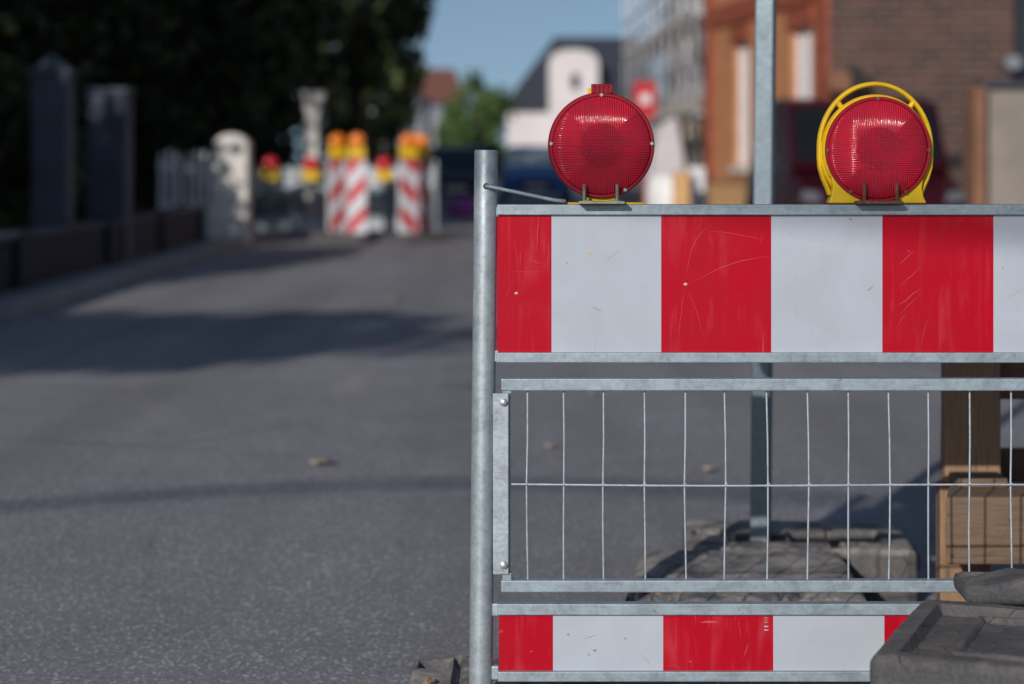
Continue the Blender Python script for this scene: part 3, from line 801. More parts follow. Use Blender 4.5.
# ------------------------------------------------------------------ leaves and stones on the road
k = 0
LAB = ['pale leaf on the road left of the round post', 'small dry leaf seen through the first mesh gaps', 'small dry leaf seen through the mesh left of the square post',
       'dry leaf on the road high in the mesh, fourth gap', 'small leaf on the road near the far end of the tree shadow']
for (px, py, s_) in ((320, 466, .045), (550, 450, .022), (709, 473, .026), (592, 396, .022), (396, 300, .08)):
    Y = FPX * CH / (py - HOR); c = P(px, py, Y); b = MB(); n = 9
    ring = []
    for i in range(n):
        a = 2 * math.pi * i / n; rr = s_ * (.6 + .4 * abs(math.cos(a)))
        ring.append(Vector((c.x + rr * math.cos(a), c.y + rr * 1.0 * math.sin(a), .012 + .012 * abs(math.sin(a * 1.5)))))
    top = [v + Vector((0, 0, .002)) for v in ring]
    b.quad(ring[::-1]); b.quad(top)
    for i in range(n): b.quad([ring[i], ring[(i + 1) % n], top[(i + 1) % n], top[i]])
    tag(b.build('dry_leaf', M['dry_leaf']), LAB[k], 'leaf', 'dry leaves on the road'); k += 1

# ------------------------------------------------------------------ roadworks in the background
YQ = 26.0
def make_beacon(x, y, rot, mat, label):
    t = thing('guide_beacon', label, 'beacon', (x, y, 0), 'striped guide beacons at the far roadworks')
    b = MB(); b.prism([(x - .125, .13), (x + .125, .13), (x + .125, 1.07), (x + .10, 1.10), (x - .10, 1.10), (x - .125, 1.07)], y - .014, y + .014)
    b.build('blade', mat, t, bevel=.006)
    b = MB(); b.box(x - .129, x - .1255, y - .02, y + .02, .13, 1.07); b.box(x + .1255, x + .129, y - .02, y + .02, .13, 1.07); b.build('edge_strip', M['white'], t)
    b = MB(); b.box(x - .025, x + .025, y - .02, y + .02, .04, .129); b.build('stem', M['black'], t)
    b = MB(); b.prism([(x - .2, 0), (x + .2, 0), (x + .2, .06), (x + .12, .11), (x - .12, .11), (x - .2, .06)], y - .38, y + .38); b.build('foot', M['rubber'], t, bevel=.01)
    t.rotation_euler = (0, 0, R(rot)); return t
def make_small_lamp(x, y, z, rot, mat, label, group, top=.0):
    t = thing('warning_lamp', label, 'lamp', (x, y, z), group)
    b = MB(); b.prism([(x - .10, z), (x + .10, z), (x + .115, z + .03), (x + .105, z + .14), (x + .07, z + .19), (x - .07, z + .19), (x - .105, z + .14), (x - .115, z + .03)], y - .05, y + .05)
    b.build('housing', M['yellow'], t, bevel=.01)
    b = MB(); b.lathe([(.092, -.052), (.092, -.07), (.07, -.085), (.02, -.092)], (x, y, z + .22 + top), 'Y', 28)
    b.lathe([(.092, .092), (.10, -.03), (.10, .03), (.092, .05)][1:], (x, y, z + .22 + top), 'Y', 28)
    b.build('lens', mat, t, smooth='auto')
    t.rotation_euler = (0, 0, R(rot)); return t
AM = 'amber lamps on the guide beacons'
for (px, y, rot, mat, lab, lamp) in (
    (337, YQ + .3, 38, 'stripe_a', 'shaded guide beacon standing left in the left pair, stripes rising to the right', 'dim amber lamp on the left beacon of the left pair'),
    (357, YQ - .2, -12, 'stripe_a', 'bright guide beacon standing right in the left pair', 'bright amber lamp on the right beacon of the left pair'),
    (408, YQ - .2, 30, 'stripe_b', 'guide beacon standing left in the right pair, stripes falling to the right', 'amber lamp on the left beacon of the right pair'),
    (421, YQ + .3, -30, 'stripe_b', 'pale guide beacon standing right in the right pair, seen at a slant', 'amber lamp on the right beacon of the right pair')):
    x = PX(px, y)
    make_beacon(x, y, rot, M[mat], lab)
    make_small_lamp(x, y, 1.105, rot * .5, M['lens_amber'], lamp, AM)
far = []
for i, (px, lab) in enumerate(((345, 'far barrier across the road beside the pale stone pillar, two red lamps on it'), (435, 'far barrier behind the right pair of striped beacons'))):
    c = copy_tree(bar); c['label'] = lab; c.location = (PX(px, 27.2), 27.2 + .5 * i, -.02); c.rotation_euler = (0, 0, R(183 - 6 * i))
for px, lab in ((270, 'red lamp with yellow foot on the far barrier, nearest the pale stone pillar'), (311, 'dark red lamp on the far barrier below the flared grey post'), (384, 'red lamp with yellow foot between the two pairs of striped beacons')):
    make_small_lamp(PX(px, 27.0), 27.02, .80, 0, M['lens_red_far'], lab, GL)

# purple bundle behind the far barriers
b = MB(); b.lathe([(.05, .0), (.30, .01), (.34, .12), (.28, .26), (.15, .34), (.03, .36)], (PX(464, 38), 38, 0), 'Z', 20)
for v in b.v: v.z *= 1 + .15 * noise.noise(v * 3); v.x += .05 * noise.noise(v * 5)
tag(b.build('tarpaulin_bundle', M['purple'], smooth=True), 'purple tarpaulin bundle on the road behind the far barrier', 'bundle')

# ------------------------------------------------------------------ left side: walls, pillars, fence
gw = thing('garden_wall', 'low garden wall in shade-darkened colour with wider piers along the left pavement', 'wall', (-4.1, 13, 0))
b = MB(); b.box(-4.0, -3.76, 10, 24.1, 0, .47); b.build('wall_body', M['shaded_wall'], gw, bevel=.01)
b = MB(); b.box(-4.03, -3.73, 10, 24.1, .471, .52); b.build('coping', M['granite'], gw, bevel=.01)
for y in (12.5, 15.2, 18.6, 21.4, 24.0):
    b = MB(); b.box(-4.05, -3.71, y - .18, y + .18, 0, .535); b.build('pier', M['shaded_wall'], gw, bevel=.01)
def pillar(x, y, w2, h, cap, mat, label, name='gate_pillar', d=None):
    t = thing(name, label, 'pillar', (x, y, 0)); d = d or w2
    b = MB(); b.box(x - w2, x + w2, y - d, y + d, 0, h); b.build('shaft', mat, t, bevel=.012)
    b = MB()
    if cap == 'pyramid':
        b.box(x - w2 - .03, x + w2 + .03, y - d - .03, y + d + .03, h + .001, h + .05)
        b0 = len(b.v); b.v += [Vector((x - w2, y - d, h + .052)), Vector((x + w2, y - d, h + .052)), Vector((x + w2, y + d, h + .052)), Vector((x - w2, y + d, h + .052)), Vector((x, y, h + .19))]
        for f in ((0, 1, 4), (1, 2, 4), (2, 3, 4), (3, 0, 4), (3, 2, 1, 0)): b.f.append([b0 + i for i in f]); b.m.append(0)
    elif cap == 'round':
        b.prism([(x + (w2 + .01) * math.cos(R(a)), h + .002 + .17 * math.sin(R(a))) for a in range(0, 181, 15)], y - d, y + d)
    elif cap == 'flare':
        b.prism([(x - w2, h), (x + w2, h), (x + w2 + .10, h + .30), (x + w2 + .10, h + .36), (x - w2 - .04, h + .36), (x - w2 - .04, h + .30)], y - d, y + d)
    else: b.box(x - w2 - .02, x + w2 + .02, y - d - .02, y + d + .02, h + .001, h + .06)
    b.build('cap', mat, t, bevel=.008); return t
pillar(PX(53, 17.4), 17.4, .155, 1.82, 'pyramid', M['granite'], 'dark granite pillar with a pyramid cap behind the low garden wall, nearer one')
pillar(PX(110, 19.4), 19.4, .185, 1.72, 'flat', M['granite'], 'dark granite pillar with a flat top behind the low garden wall, farther one')
pillar(PX(233, 25.3), 25.3, .21, 1.24, 'round', M['stone'], 'pale stone pillar with a rounded top beside the white picket panels', 'stone_pillar')
pillar(PX(312, 28.4), 28.4, .085, 1.70, 'flare', M['stone'], 'slender pale post with a flared head behind the far barrier', 'flared_post')
t = thing('stone_wall', 'short piece of low pale wall joined to the rounded stone pillar', 'wall', (PX(206, 25.1), 25.1, 0))
b = MB(); b.box(PX(193, 25.1), PX(218, 25.1) - .005, 25.0, 25.25, 0, .50); b.build('wall_body', M['stone'], t, bevel=.01)
b = MB(); b.box(PX(192, 25.1), PX(218, 25.1) - .005, 24.98, 25.27, .501, .55); b.build('coping', M['stone'], t, bevel=.008)
for (p0, p1, lab) in ((158, 180, 'narrow white picket panel, left of the wider one'), (185, 216, 'wide white picket panel next to the pale stone pillar')):
    Y = 26.2; x0, x1 = PX(p0, Y), PX(p1, Y)
    t = thing('picket_panel', lab, 'fence', ((x0 + x1) / 2, Y, 0), 'white picket panels')
    n = max(3, int((x1 - x0) / .085))
    for i in range(n):
        xx = x0 + (i + .5) * (x1 - x0) / n; hh = 1.10 + .08 * math.sin(math.pi * (i + .5) / n)
        b = MB(); b.prism([(xx - .026, .30), (xx + .026, .30), (xx + .026, hh), (xx, hh + .05), (xx - .026, hh)], Y - .012, Y + .008); b.build('picket', M['white'], t)
    for z in (.45, .95):
        b = MB(); b.box(x0, x1, Y + .009, Y + .04, z, z + .07); b.build('rail', M['white'], t)
    for xx in (x0 + .03, x1 - .03):
        b = MB(); b.box(xx - .03, xx + .03, Y + .041, Y + .10, 0, 1.1); b.build('fence_post', M['white'], t)

# ------------------------------------------------------------------ trees
def leaves(mb, centres, n, size, rnd, hang=0.0):
    for _ in range(n):
        c, rad = rnd.choice(centres)
        while True:
            q = Vector((rnd.uniform(-1, 1), rnd.uniform(-1, 1), rnd.uniform(-1, 1)))
            if q.length <= 1: break
        q = q * (0.45 + .55 * q.length)
        p = c + Vector((q.x * rad[0], q.y * rad[1], q.z * rad[2]))
        a = Vector((rnd.gauss(0, 1), rnd.gauss(0, 1), rnd.gauss(0, 1))).normalized()
        if hang: a = (a + Vector((0, 0, -hang))).normalized()
        b = a.cross(Vector((rnd.gauss(0, 1), rnd.gauss(0, 1), rnd.gauss(0, 1)))).normalized()
        s = size * rnd.uniform(.6, 1.3); w_ = s * .5
        b0 = len(mb.v)
        mb.v += [p, p + a * s * .5 + b * w_, p + a * s, p + a * s * .5 - b * w_]
        mb.f.append([b0, b0 + 1, b0 + 2, b0 + 3]); mb.m.append(0)
def crown_centres(cx, cy, cz, rx, ry, rz, n, rnd, sub=(.28, .5)):
    out = []
    for _ in range(n):
        while True:
            q = Vector((rnd.uniform(-1, 1), rnd.uniform(-1, 1), rnd.uniform(-1, 1)))
            if q.length <= 1: break
        s = rnd.uniform(*sub)
        out.append((Vector((cx + q.x * rx * .85, cy + q.y * ry * .85, cz + q.z * rz * .85)), (rx * s, ry * s, rz * s * .8)))
    return out
def tree(x, y, h, r, z0, mat, label, n=9000, size=.20, clumps=26, seed=1, group='trees along the left side', name='broadleaf_tree', cat='tree', hang=0, rz=None, ry=None, sub=(.28, .5), trunk_r=.18):
    rnd = random.Random(seed)
    t = thing(name, label, cat, (x, y, 0), group)
    cz = (h + z0) / 2; cr = rz or (h - z0) / 2
    cs = crown_centres(x, y, cz, r, ry or r, cr, clumps, rnd, sub)
    m_ = MB(); leaves(m_, cs, n, size, rnd, hang); m_.build('crown', mat, t, fix=False)
    m_ = MB()
    m_.tube([(x, y, 0), (x + .05, y, h * .25), (x - .06, y + .05, h * .5), (x, y, h * .85)], [trunk_r * 1.25, trunk_r, trunk_r * .75, trunk_r * .2], 10)
    for i in range(min(8, clumps)):
        c = cs[i][0]; zb_ = min(c.z - .1, h * .5) * rnd.uniform(.5, .9)
        m_.tube([(x, y, zb_), ((x + c.x) / 2, (y + c.y) / 2, (zb_ + c.z) / 2 + .2), tuple(c)], [trunk_r * .4, trunk_r * .25, .02], 7)
    m_.build('trunk', M['bark'], t, smooth=True)
    return t
tree(-8.0, 20.5, 8.5, 2.6, .2, M['leaf_dark'], 'nearest dark evergreen tree behind the granite pillars', 16000, .16, 34, 1, name='evergreen_tree')
tree(-7.4, 26.5, 9, 3.3, .1, M['leaf_dark'], 'dark evergreen tree behind the white picket panels', 18000, .18, 36, 2, name='evergreen_tree')
tree(-5.9, 32.5, 9, 3.1, .6, M['leaf_dark'], 'dark tree overhanging the flared post and far barrier', 24000, .19, 46, 3)
tree(-10.2, 33, 10, 3.8, .1, M['leaf_dark'], 'deep dark tree farthest back at the left edge', 15000, .26, 34, 4)
tree(-5.4, 40, 9.5, 2.8, 1.2, M['leaf_mid'], 'olive green drooping tree above the striped beacons', 7500, .22, 44, 5, hang=1.2, sub=(.17, .34))
tree(-3.75, 47, 9.0, 2.1, 2.3, M['leaf_mid'], 'loose olive tree farther down the street behind the beacons', 4200, .22, 40, 6, hang=1.0, sub=(.15, .30))
# shrubs that fill the garden behind the wall
for i, (x, y, h, r) in enumerate(((-5.3, 15.5, 2.6, .8), (-5.5, 17.9, 3.2, .9), (-6.1, 20.4, 3.0, .9), (-5.7, 23.0, 2.4, .8), (-5.4, 28.3, 2.2, .9))):
    tree(x, y, h, r, .1, M['leaf_dark'] if i != 3 else M['leaf_mid'], ['bushy dark shrub at the left picture edge behind the wall', 'tall dark shrub between the two granite pillars', 'dark shrub just behind the farther granite pillar', 'olive shrub left of the narrow picket panel', 'dark shrub behind the pale stone pillar'][i],
         4200, .11, 16, 20 + i, 'shrubs behind the garden wall', 'shrub', 'shrub', trunk_r=.04)
# street trees beside and behind the viewer that throw the shade on the road and the garden
tree(-10.0, -3.2, 6.9, 3.7, 5.1, M['leaf_mid'], 'street tree beside the road behind the viewer', 6500, .20, 26, 31, rz=.75, ry=1.0)
tree(-17.0, 5.0, 13, 3.4, 2.0, M['leaf_mid'], 'tall street tree left of the road outside the picture', 9000, .26, 28, 32)
tree(-16.0, 10.0, 14, 3.6, 2.6, M['leaf_mid'], 'large tree in the garden outside the picture', 9000, .28, 28, 33)
tree(-8.3, 10.0, 5.2, 1.8, .3, M['leaf_mid'], 'small garden tree near the wall outside the picture', 11000, .2, 34, 34, rz=2.6, ry=2.6)
tree(-13.2, 15.0, 12, 2.9, 1.0, M['leaf_mid'], 'broad garden tree outside the picture beside the granite pillars', 12000, .24, 34, 35)
tree(-8.4, 37.0, 9, 3.2, .2, M['leaf_dark'], 'wide dark tree closing the garden behind the pale pillar', 24000, .28, 48, 36)
tree(-13.0, 42.0, 10, 4.6, .2, M['leaf_dark'], 'dark tree in the depth of the garden at the left', 12000, .32, 36, 37)
for i, (x, y, h, r) in enumerate(((-8.9, 48, 5.6, 2.6), (-6.4, 45, 5.0, 2.0), (-13.0, 50, 6.5, 2.8), (-17.5, 50, 7, 3.0))):
    tree(x, y, h, r, .05, M['leaf_dark'], ['big dark bush seen under the canopy behind the picket panels', 'dark bush behind the flared post', 'dense dark bush deep in the garden behind the granite pillars', 'farthest left dark bush deep in the garden'][i], 9000, .26, 26, 60 + i, 'bushes deep in the garden', 'shrub', 'shrub', trunk_r=.08)
tree(-5.0, 60, 7.5, 1.75, .6, M['leaf_mid'], 'narrow drooping olive tree behind the left pair of beacons', 2600, .26, 26, 70, hang=1.2)
tree(-3.75, 62, 6.2, 1.2, 1.7, M['leaf_mid'], 'slender olive tree between the pairs of beacons', 1500, .24, 18, 71, hang=1.2)
# far green tree in the middle
tree(PX(479, 95), 95, 5.2, 1.75, .1, M['leaf_green'], 'bright green rounded tree in front of the dark-roofed house', 5200, .24, 26, 41, 'trees down the street', 'round_tree')
tree(PX(455, 92), 92, 3.4, 1.1, .1, M['leaf_green'], 'smaller green tree left of the bright rounded one', 2600, .2, 16, 42, 'trees down the street', 'round_tree')

# ------------------------------------------------------------------ buildings
def wall_panel(mb, A, B, z0, z1, openings, th=.3, m=0):
    """wall from A to B (xy), openings = (u0,u1,v0,v1) in metres from A / above ground"""
    A = Vector((*A, 0)); B = Vector((*B, 0)); L_ = (B - A).length; d = (B - A) / L_; nrm = Vector((-d.y, d.x, 0))
    us = sorted({0, L_} | {u for o in openings for u in o[:2]}); zs = sorted({z0, z1} | {z for o in openings for z in o[2:]})
    Mx = Matrix(((d.x, nrm.x, 0, A.x), (d.y, nrm.y, 0, A.y), (0, 0, 1, 0), (0, 0, 0, 1)))
    for u0, u1 in zip(us[:-1], us[1:]):
        for v0, v1 in zip(zs[:-1], zs[1:]):
            if any(o[0] <= u0 + 1e-4 and o[1] >= u1 - 1e-4 and o[2] <= v0 + 1e-4 and o[3] >= v1 - 1e-4 for o in openings): continue
            mb.box(u0, u1, 0, th, v0, v1, m, Mx)
    return Mx
def window(Mx, u0, u1, v0, v1, parent, glass, frame, sill=None, arch=None, depth=.06):
    f = MB(); t = .06
    f.box(u0, u0 + t, depth, depth + .05, v0, v1, 0, Mx); f.box(u1 - t, u1, depth, depth + .05, v0, v1, 0, Mx)
    f.box(u0 + t, u1 - t, depth, depth + .05, v0, v0 + t, 0, Mx); f.box(u0 + t, u1 - t, depth, depth + .05, v1 - t, v1, 0, Mx)
    mid = (u0 + u1) / 2; f.box(mid - .025, mid + .025, depth + .002, depth + .048, v0 + t, v1 - t, 0, Mx)
    w_ = f.build('window', frame, parent)
    g_ = MB(); g_.box(u0 + .03, u1 - .03, depth + .02, depth + .03, v0 + .03, v1 - .03, 0, Mx); g_.build('pane', glass, w_)
    if sill:
        s_ = MB(); s_.box(u0 - .08, u1 + .08, -.07, .08, v0 - .10, v0 - .002, 0, Mx); s_.build('sill', sill, w_)
    if arch:
        s_ = MB(); s_.box(u0 - .12, u1 + .12, -.05, -.002, v1 + .01, v1 + .26, 0, Mx); s_.build('lintel', arch, w_)
    return w_

# brick corner house on the right
C0 = (3.83, 24.0); C1 = (2.98, 30.2)
bh = thing('brick_house', 'brick corner house with orange street front and dark brown gable wall', 'house', (7, 27, 0))
b = MB(); ops = []
def u_of(px):       # where the view through a column meets the street front
    k_ = (px - 512) / FPX; dx, dy = C1[0] - C0[0], C1[1] - C0[1]
    t_ = (C0[0] - k_ * C0[1]) / (k_ * dy - dx); return (1 - t_) * math.hypot(dx, dy), C0[1] + t_ * dy
win = []
for p0, p1, y0, y1 in ((735, 749, 43, 166), (792, 812, 28, 188)):
    ua, Ya = u_of(p0); ub, Yb = u_of(p1); Ym = (Ya + Yb) / 2
    win.append((ua, ub, PZ(y1, Ym), PZ(y0, Ym)))
upper = [(u0, u1, z0 + 3.2, z1 + 3.0) for (u0, u1, z0, z1) in win]
LL = math.hypot(C1[0] - C0[0], C1[1] - C0[1])
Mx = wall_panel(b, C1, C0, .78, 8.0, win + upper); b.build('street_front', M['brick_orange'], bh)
b = MB(); wall_panel(b, C1, C0, 0, .779, [], .28); b.build('plinth', M['tan'], bh)
for w4 in win + upper: window(Mx, *w4, bh, M['shutter'], M['white'], M['stone'], M['brick_red'])
b = MB()
for u0, u1 in ((0.0, .35), (LL - .40, LL - .002)): b.box(u0, u1, -.06, -.002, .78, 8.0, 0, Mx)
um = (win[0][1] + win[1][0]) / 2
b.box(um - .10, um + .10, -.05, -.002, .78, 8.0, 0, Mx)
b.build('brick_pilaster', M['brick_red'], bh)
b = MB(); b.box(.351, LL - .401, -.05, -.003, 3.05, 3.35, 0, Mx); b.build('string_course', M['brick_red'], bh)
b = MB(); gw_ = (6.05, 7.3, 2.05, 3.3)
gop = [(gw_[0] - C0[0], gw_[1] - C0[0], gw_[2], gw_[3])]
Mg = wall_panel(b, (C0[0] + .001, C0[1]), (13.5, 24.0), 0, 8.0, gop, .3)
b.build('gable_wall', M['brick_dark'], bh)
window(Mg, *gop[0], bh, M['glass'], M['black'], M['granite'])
b = MB(); b.prism([(3.2, 8.0), (13.9, 8.0), (8.4, 12.5)], 23.6, 31); b.build('roof', M['tile_red'], bh)
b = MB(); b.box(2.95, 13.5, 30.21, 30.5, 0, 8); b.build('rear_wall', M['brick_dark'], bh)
# white satellite box at the gable window
b = MB(); b.prism([(PX(1014, 23.7) + .10 * math.cos(R(a)), 2.24 + .09 * math.sin(R(a))) for a in range(0, 360, 24)], 23.70, 23.76)
b.box(PX(1013, 23.7) - .02, PX(1013, 23.7) + .02, 23.765, 23.99, 2.22, 2.26)
tag(b.build('satellite_dish', M['grey_render'], bevel=.01), 'pale satellite dish below the dark window in the brown brick gable', 'dish')
# small lantern on the corner
t = thing('wall_lantern', 'tan wall lantern with a dark hood on the brick gable near the corner', 'lantern', (4.1, 23.8, 1.9))
b = MB(); b.box(PX(829, 23.75), PX(851, 23.75), 23.68, 23.95, PZ(92, 23.75), PZ(72, 23.75)); b.build('lantern_body', M['brown_post'], t, bevel=.02)
b = MB(); b.prism([(PX(852, 23.75), PZ(90, 23.75)), (PX(868, 23.75), PZ(90, 23.75)), (PX(862, 23.75), PZ(68, 23.75)), (PX(850, 23.75), PZ(66, 23.75))], 23.65, 23.97); b.build('hood', M['black'], t, bevel=.01)
# beige yard wall at the right edge
yw = thing('yard_wall', 'beige rendered yard wall with dark coping at the right edge', 'wall', (4.6, 17.5, 0))
b = MB(); b.box(PX(986, 17), 8.5, 17.0, 17.25, 0, PZ(89, 17)); b.build('wall_body', M['beige'], yw, bevel=.01)
b = MB(); b.box(PX(984, 17) - .02, 8.5, 16.95, 17.3, PZ(89, 17) + .001, PZ(80, 17)); b.build('coping', M['slate'], yw, bevel=.01)
b = MB(); b.box(PX(973, 16.9), PX(985, 16.9), 16.85, 17.2, 0, PZ(86, 16.9)); b.build('gate_post', M['brown_post'], yw, bevel=.01)

# scaffolded building beyond
sb = thing('terraced_house', 'pale house under repair beyond the brick house, tan ground floor', 'house', (3.9, 48, 0))
b = MB(); A = (PX(664, 58), 58.0); B = (PX(752, 40), 40.0)
LS = math.hypot(B[0] - A[0], B[1] - A[1])
ops = [(2.0 + 3.6 * i, 3.3 + 3.6 * i, z0, z1) for i in range(5) for z0, z1 in ((.9, 2.4), (3.6, 5.0), (6.2, 7.5)) if 3.3 + 3.6 * i < LS]
Ms = wall_panel(b, A, B, 2.6, 9.5, [o for o in ops if o[2] > 2.6], .3); b.build('upper_wall', M['cream'], sb)
b = MB(); wall_panel(b, A, B, 0, 2.599, [o for o in ops if o[2] < 2.6], .32); b.build('ground_floor_wall', M['tan'], sb)
for o in ops: window(Ms, *o, sb, M['glass'], M['white'], M['stone'])
b = MB(); b.box(-.3, LS + .3, -.35, 6, 9.5, 9.8, 0, Ms); b.box(0, LS, 1.2, 5.5, 9.8, 11.5, 0, Ms); b.build('roof', M['slate'], sb)
b = MB(); wall_panel(b, (A[0], A[1] + .01), (A[0] + 7, A[1] + .3), 0, 9.5, [], .3); b.build('end_wall', M['cream'], sb)
sc = thing('scaffold', 'grey tube scaffold with plank decks in front of the house under repair', 'scaffold', (3.2, 48, 0))
for i in range(10):
    u = i * (LS / 9)
    for dy in (-.35, -1.15):
        b = MB(); p0 = Ms @ Vector((u, dy, 0)); p1 = Ms @ Vector((u, dy, 9.0)); b.tube([p0, p1], .035, 8); b.build('standard', M['scaf'], sc, smooth=True)
for z in (2.0, 4.0, 6.0, 8.0):
    b = MB(); b.box(0, LS, -1.12, -.38, z, z + .05, 0, Ms); b.build('deck', M['plank'], sc)
    b = MB()
    for dz in (.5, 1.0): b.tube([Ms @ Vector((0, -1.19, z + dz)), Ms @ Vector((LS, -1.19, z + dz))], .028, 8)
    b.build('guard_rail', M['scaf'], sc, smooth=True)
    b = MB(); b.box(0, LS, -1.2, -1.16, z + .052, z + .2, 0, Ms); b.build('toe_board', M['plank'], sc)
# red banner + pale hoarding + debris sacks
b = MB(); b.box(PX(634, 40), PX(656, 40), 40, 40.04, PZ(118, 40), PZ(82, 40)); b.box(PX(644, 40), PX(646, 40), 40.041, 40.1, 0, PZ(118, 40))
tag(b.build('red_notice_board', M['red_sign'], bevel=.005), 'red notice board on a post in front of the scaffold', 'notice board')
b = MB(); b.box(PX(640.5, 39.97), PX(650, 39.97), 39.97, 39.985, PZ(104, 40), PZ(94, 40)); tag(b.build('white_notice', M['white']), 'small white notice fixed on the red board', 'notice')
ho = thing('site_hoarding', 'white site hoarding panel at the foot of the tan wall beside the brick house', 'hoarding', (PX(700, 37), 37, 0))
b = MB(); b.box(PX(688, 37), PX(713, 37), 37, 37.04, .1, PZ(167, 37)); b.build('panel', M['white'], ho)
b = MB(); b.box(PX(688, 37), PX(690, 37), 37.041, 37.09, 0, PZ(166, 37)); b.box(PX(710, 37), PX(712, 37), 37.041, 37.09, 0, PZ(166, 37)); b.build('batten', M['plank'], ho)
sk = MB(); c = Vector((PX(672, 36), 36, 0))
sk.lathe([(.38, 0), (.46, .15), (.47, .55), (.42, .8), (.30, .84)], c, 'Z', 24)
for v in sk.v: v += .06 * Vector((noise.noise(v * 3), noise.noise(v * 3 + Vector((5, 5, 5))), noise.noise(v * 4)))
tag(sk.build('rubble_sack', M['white'], smooth=True), 'white rubble sack standing below the scaffold', 'sack')
# pale van-high cabinet / white tarps visible next to the lamp
tk = MB(); tk.prism([(PX(650, 38), 0), (PX(683, 38), 0), (PX(683, 38), 1.2), (PX(678, 38), 1.95), (PX(662, 38), 1.75), (PX(652, 38), 1.2)], 38, 39)
for v in tk.v: v += .05 * Vector((noise.noise(v * 2), 0, noise.noise(v * 3)))
tag(tk.build('covered_pallet', M['cream'], bevel=.05), 'pallet load under pale sheeting in front of the scaffold', 'pallet load')
st = MB(); st.box(PX(674, 35.2), PX(690, 35.2), 35.2, 35.7, 0, PZ(172, 35.2)); tag(st.build('material_box', M['tan'], bevel=.01), 'tan crate of building material beside the white hoarding', 'crate')

# white house with dark roof far down the street
YH = 120.0
wh = thing('dark_roofed_house', 'white house with dark slate roof and a rounded dormer far down the street', 'house', (PX(565, YH), YH, 0))
X0, X1 = PX(507, YH), PX(660, YH); ze = PZ(110, YH)
b = MB(); wy = [(1.2, 2.2, 1.0, 2.4), (PX(563, YH) - X0, PX(570, YH) - X0, 1.8, 3.5)]
Mw = wall_panel(b, (X0, YH), (X1, YH), 0, ze, [wy[1]], .3); b.box(X0, X0 + .3, YH + .301, YH + 8, 0, ze); b.box(X1 - .3, X1, YH + .301, YH + 8, 0, ze)
b.build('wall', M['pinkish'], wh)
window(Mw, *wy[1], wh, M['glass'], M['white'])
b = MB(); zr = PZ(33, YH); o_ = .45
b0 = 0
rl, rr = PX(556, YH), PX(640, YH)
b.v += [Vector(v) for v in ((X0 - o_, YH - o_, ze), (X1 + o_, YH - o_, ze), (X1 + o_, YH + 8.4, ze), (X0 - o_, YH + 8.4, ze), (rl, YH + 4, zr), (rr, YH + 4, zr))]
for f in ((0, 1, 5, 4), (1, 2, 5), (2, 3, 4, 5), (3, 0, 4), (3, 2, 1, 0)): b.f.append(list(f)); b.m.append(0)
b.build('roof', M['slate'], wh)
dx0, dx1, dz0, dz1 = PX(549, YH), PX(598, YH), ze - .6, PZ(50, YH)
b = MB(); mid = (dx0 + dx1) / 2; hw = (dx1 - dx0) / 2
out = [(dx0, 0)] + [(mid - hw * math.cos(R(a)) ** 1.0 if True else 0, dz1 - 1.0 + 1.0 * math.sin(R(a)) ** .6 if a not in (0, 180) else dz1 - 1.0) for a in range(0, 181, 15)] + [(dx1, 0)]
b.prism(out, YH - .6, YH + 3.5)
dm = b.build('dormer', M['pinkish'], wh)
b = MB(); b.prism([(mid + .28 * math.cos(R(a)) + .1, PZ(82, YH) + .55 * math.sin(R(a))) for a in range(0, 360, 30)], YH - .64, YH - .602); b.build('pane', M['glass'], dm)
# red-roofed house and grey house at the end on the left
rh_ = thing('red_roofed_house', 'grey-blue house with reddish tiled roof behind the olive tree', 'house', (PX(428, 130), 130, 0))
Y = 130.0; xa, xb = PX(372, Y), PX(462, Y); b = MB(); b.box(xa, xb, Y, Y + 8, 0, PZ(103, Y)); b.build('wall', M['grey_render'], rh_)
b = MB(); z_ = PZ(103, Y); b.v += [Vector(v) for v in ((xa - .4, Y - .4, z_ + .005), (xb + .2, Y - .4, z_ + .005), (xb + .2, Y + 8.4, z_ + .005), (xa - .4, Y + 8.4, z_ + .005), (xa + 1, Y + 4, PZ(66, Y)), (xb - .6, Y + 4, PZ(66, Y)))]
for f in ((0, 1, 5, 4), (1, 2, 5), (2, 3, 4, 5), (3, 0, 4), (3, 2, 1, 0)): b.f.append(list(f)); b.m.append(0)
b.build('roof', M['tile_red'], rh_)
for px in (380, 398, 416, 434, 450):
    for pz in (118, 142):
        w_ = MB(); w_.box(PX(px, Y), PX(px + 7, Y), Y - .05, Y - .002, PZ(pz + 14, Y), PZ(pz, Y)); w_ = w_.build('window', M['white'], rh_)
        g_ = MB(); g_.box(PX(px + 1, Y), PX(px + 6, Y), Y - .06, Y - .051, PZ(pz + 13, Y), PZ(pz + 1, Y)); g_.build('pane', M['glass'], w_)
gh = thing('grey_gabled_house', 'light grey house seen between the trees above the striped beacons', 'house', (PX(360, 100), 100, 0))
Y = 100.0; xa, xb = PX(350, Y), PX(424, Y); b = MB(); b.box(xa, xb, Y, Y + 8, 0, 4.1); b.build('wall', M['grey_render'], gh)
b = MB(); b.prism([(xa - .3, 4.1), (xb + .3, 4.1), ((xa + xb) / 2, 5.6)], Y - .3, Y + 8.3); b.build('roof', M['slate'], gh)
for px in (354, 372, 390, 408):
    for z0 in (.6, 2.6):
        w_ = MB(); w_.box(PX(px, Y), PX(px + 11, Y), Y - .05, Y - .002, z0, z0 + 1.3); w_ = w_.build('window', M['white'], gh)
        g_ = MB(); g_.box(PX(px + 1, Y), PX(px + 10, Y), Y - .06, Y - .051, z0 + .06, z0 + 1.24); g_.build('pane', M['glass'], w_)

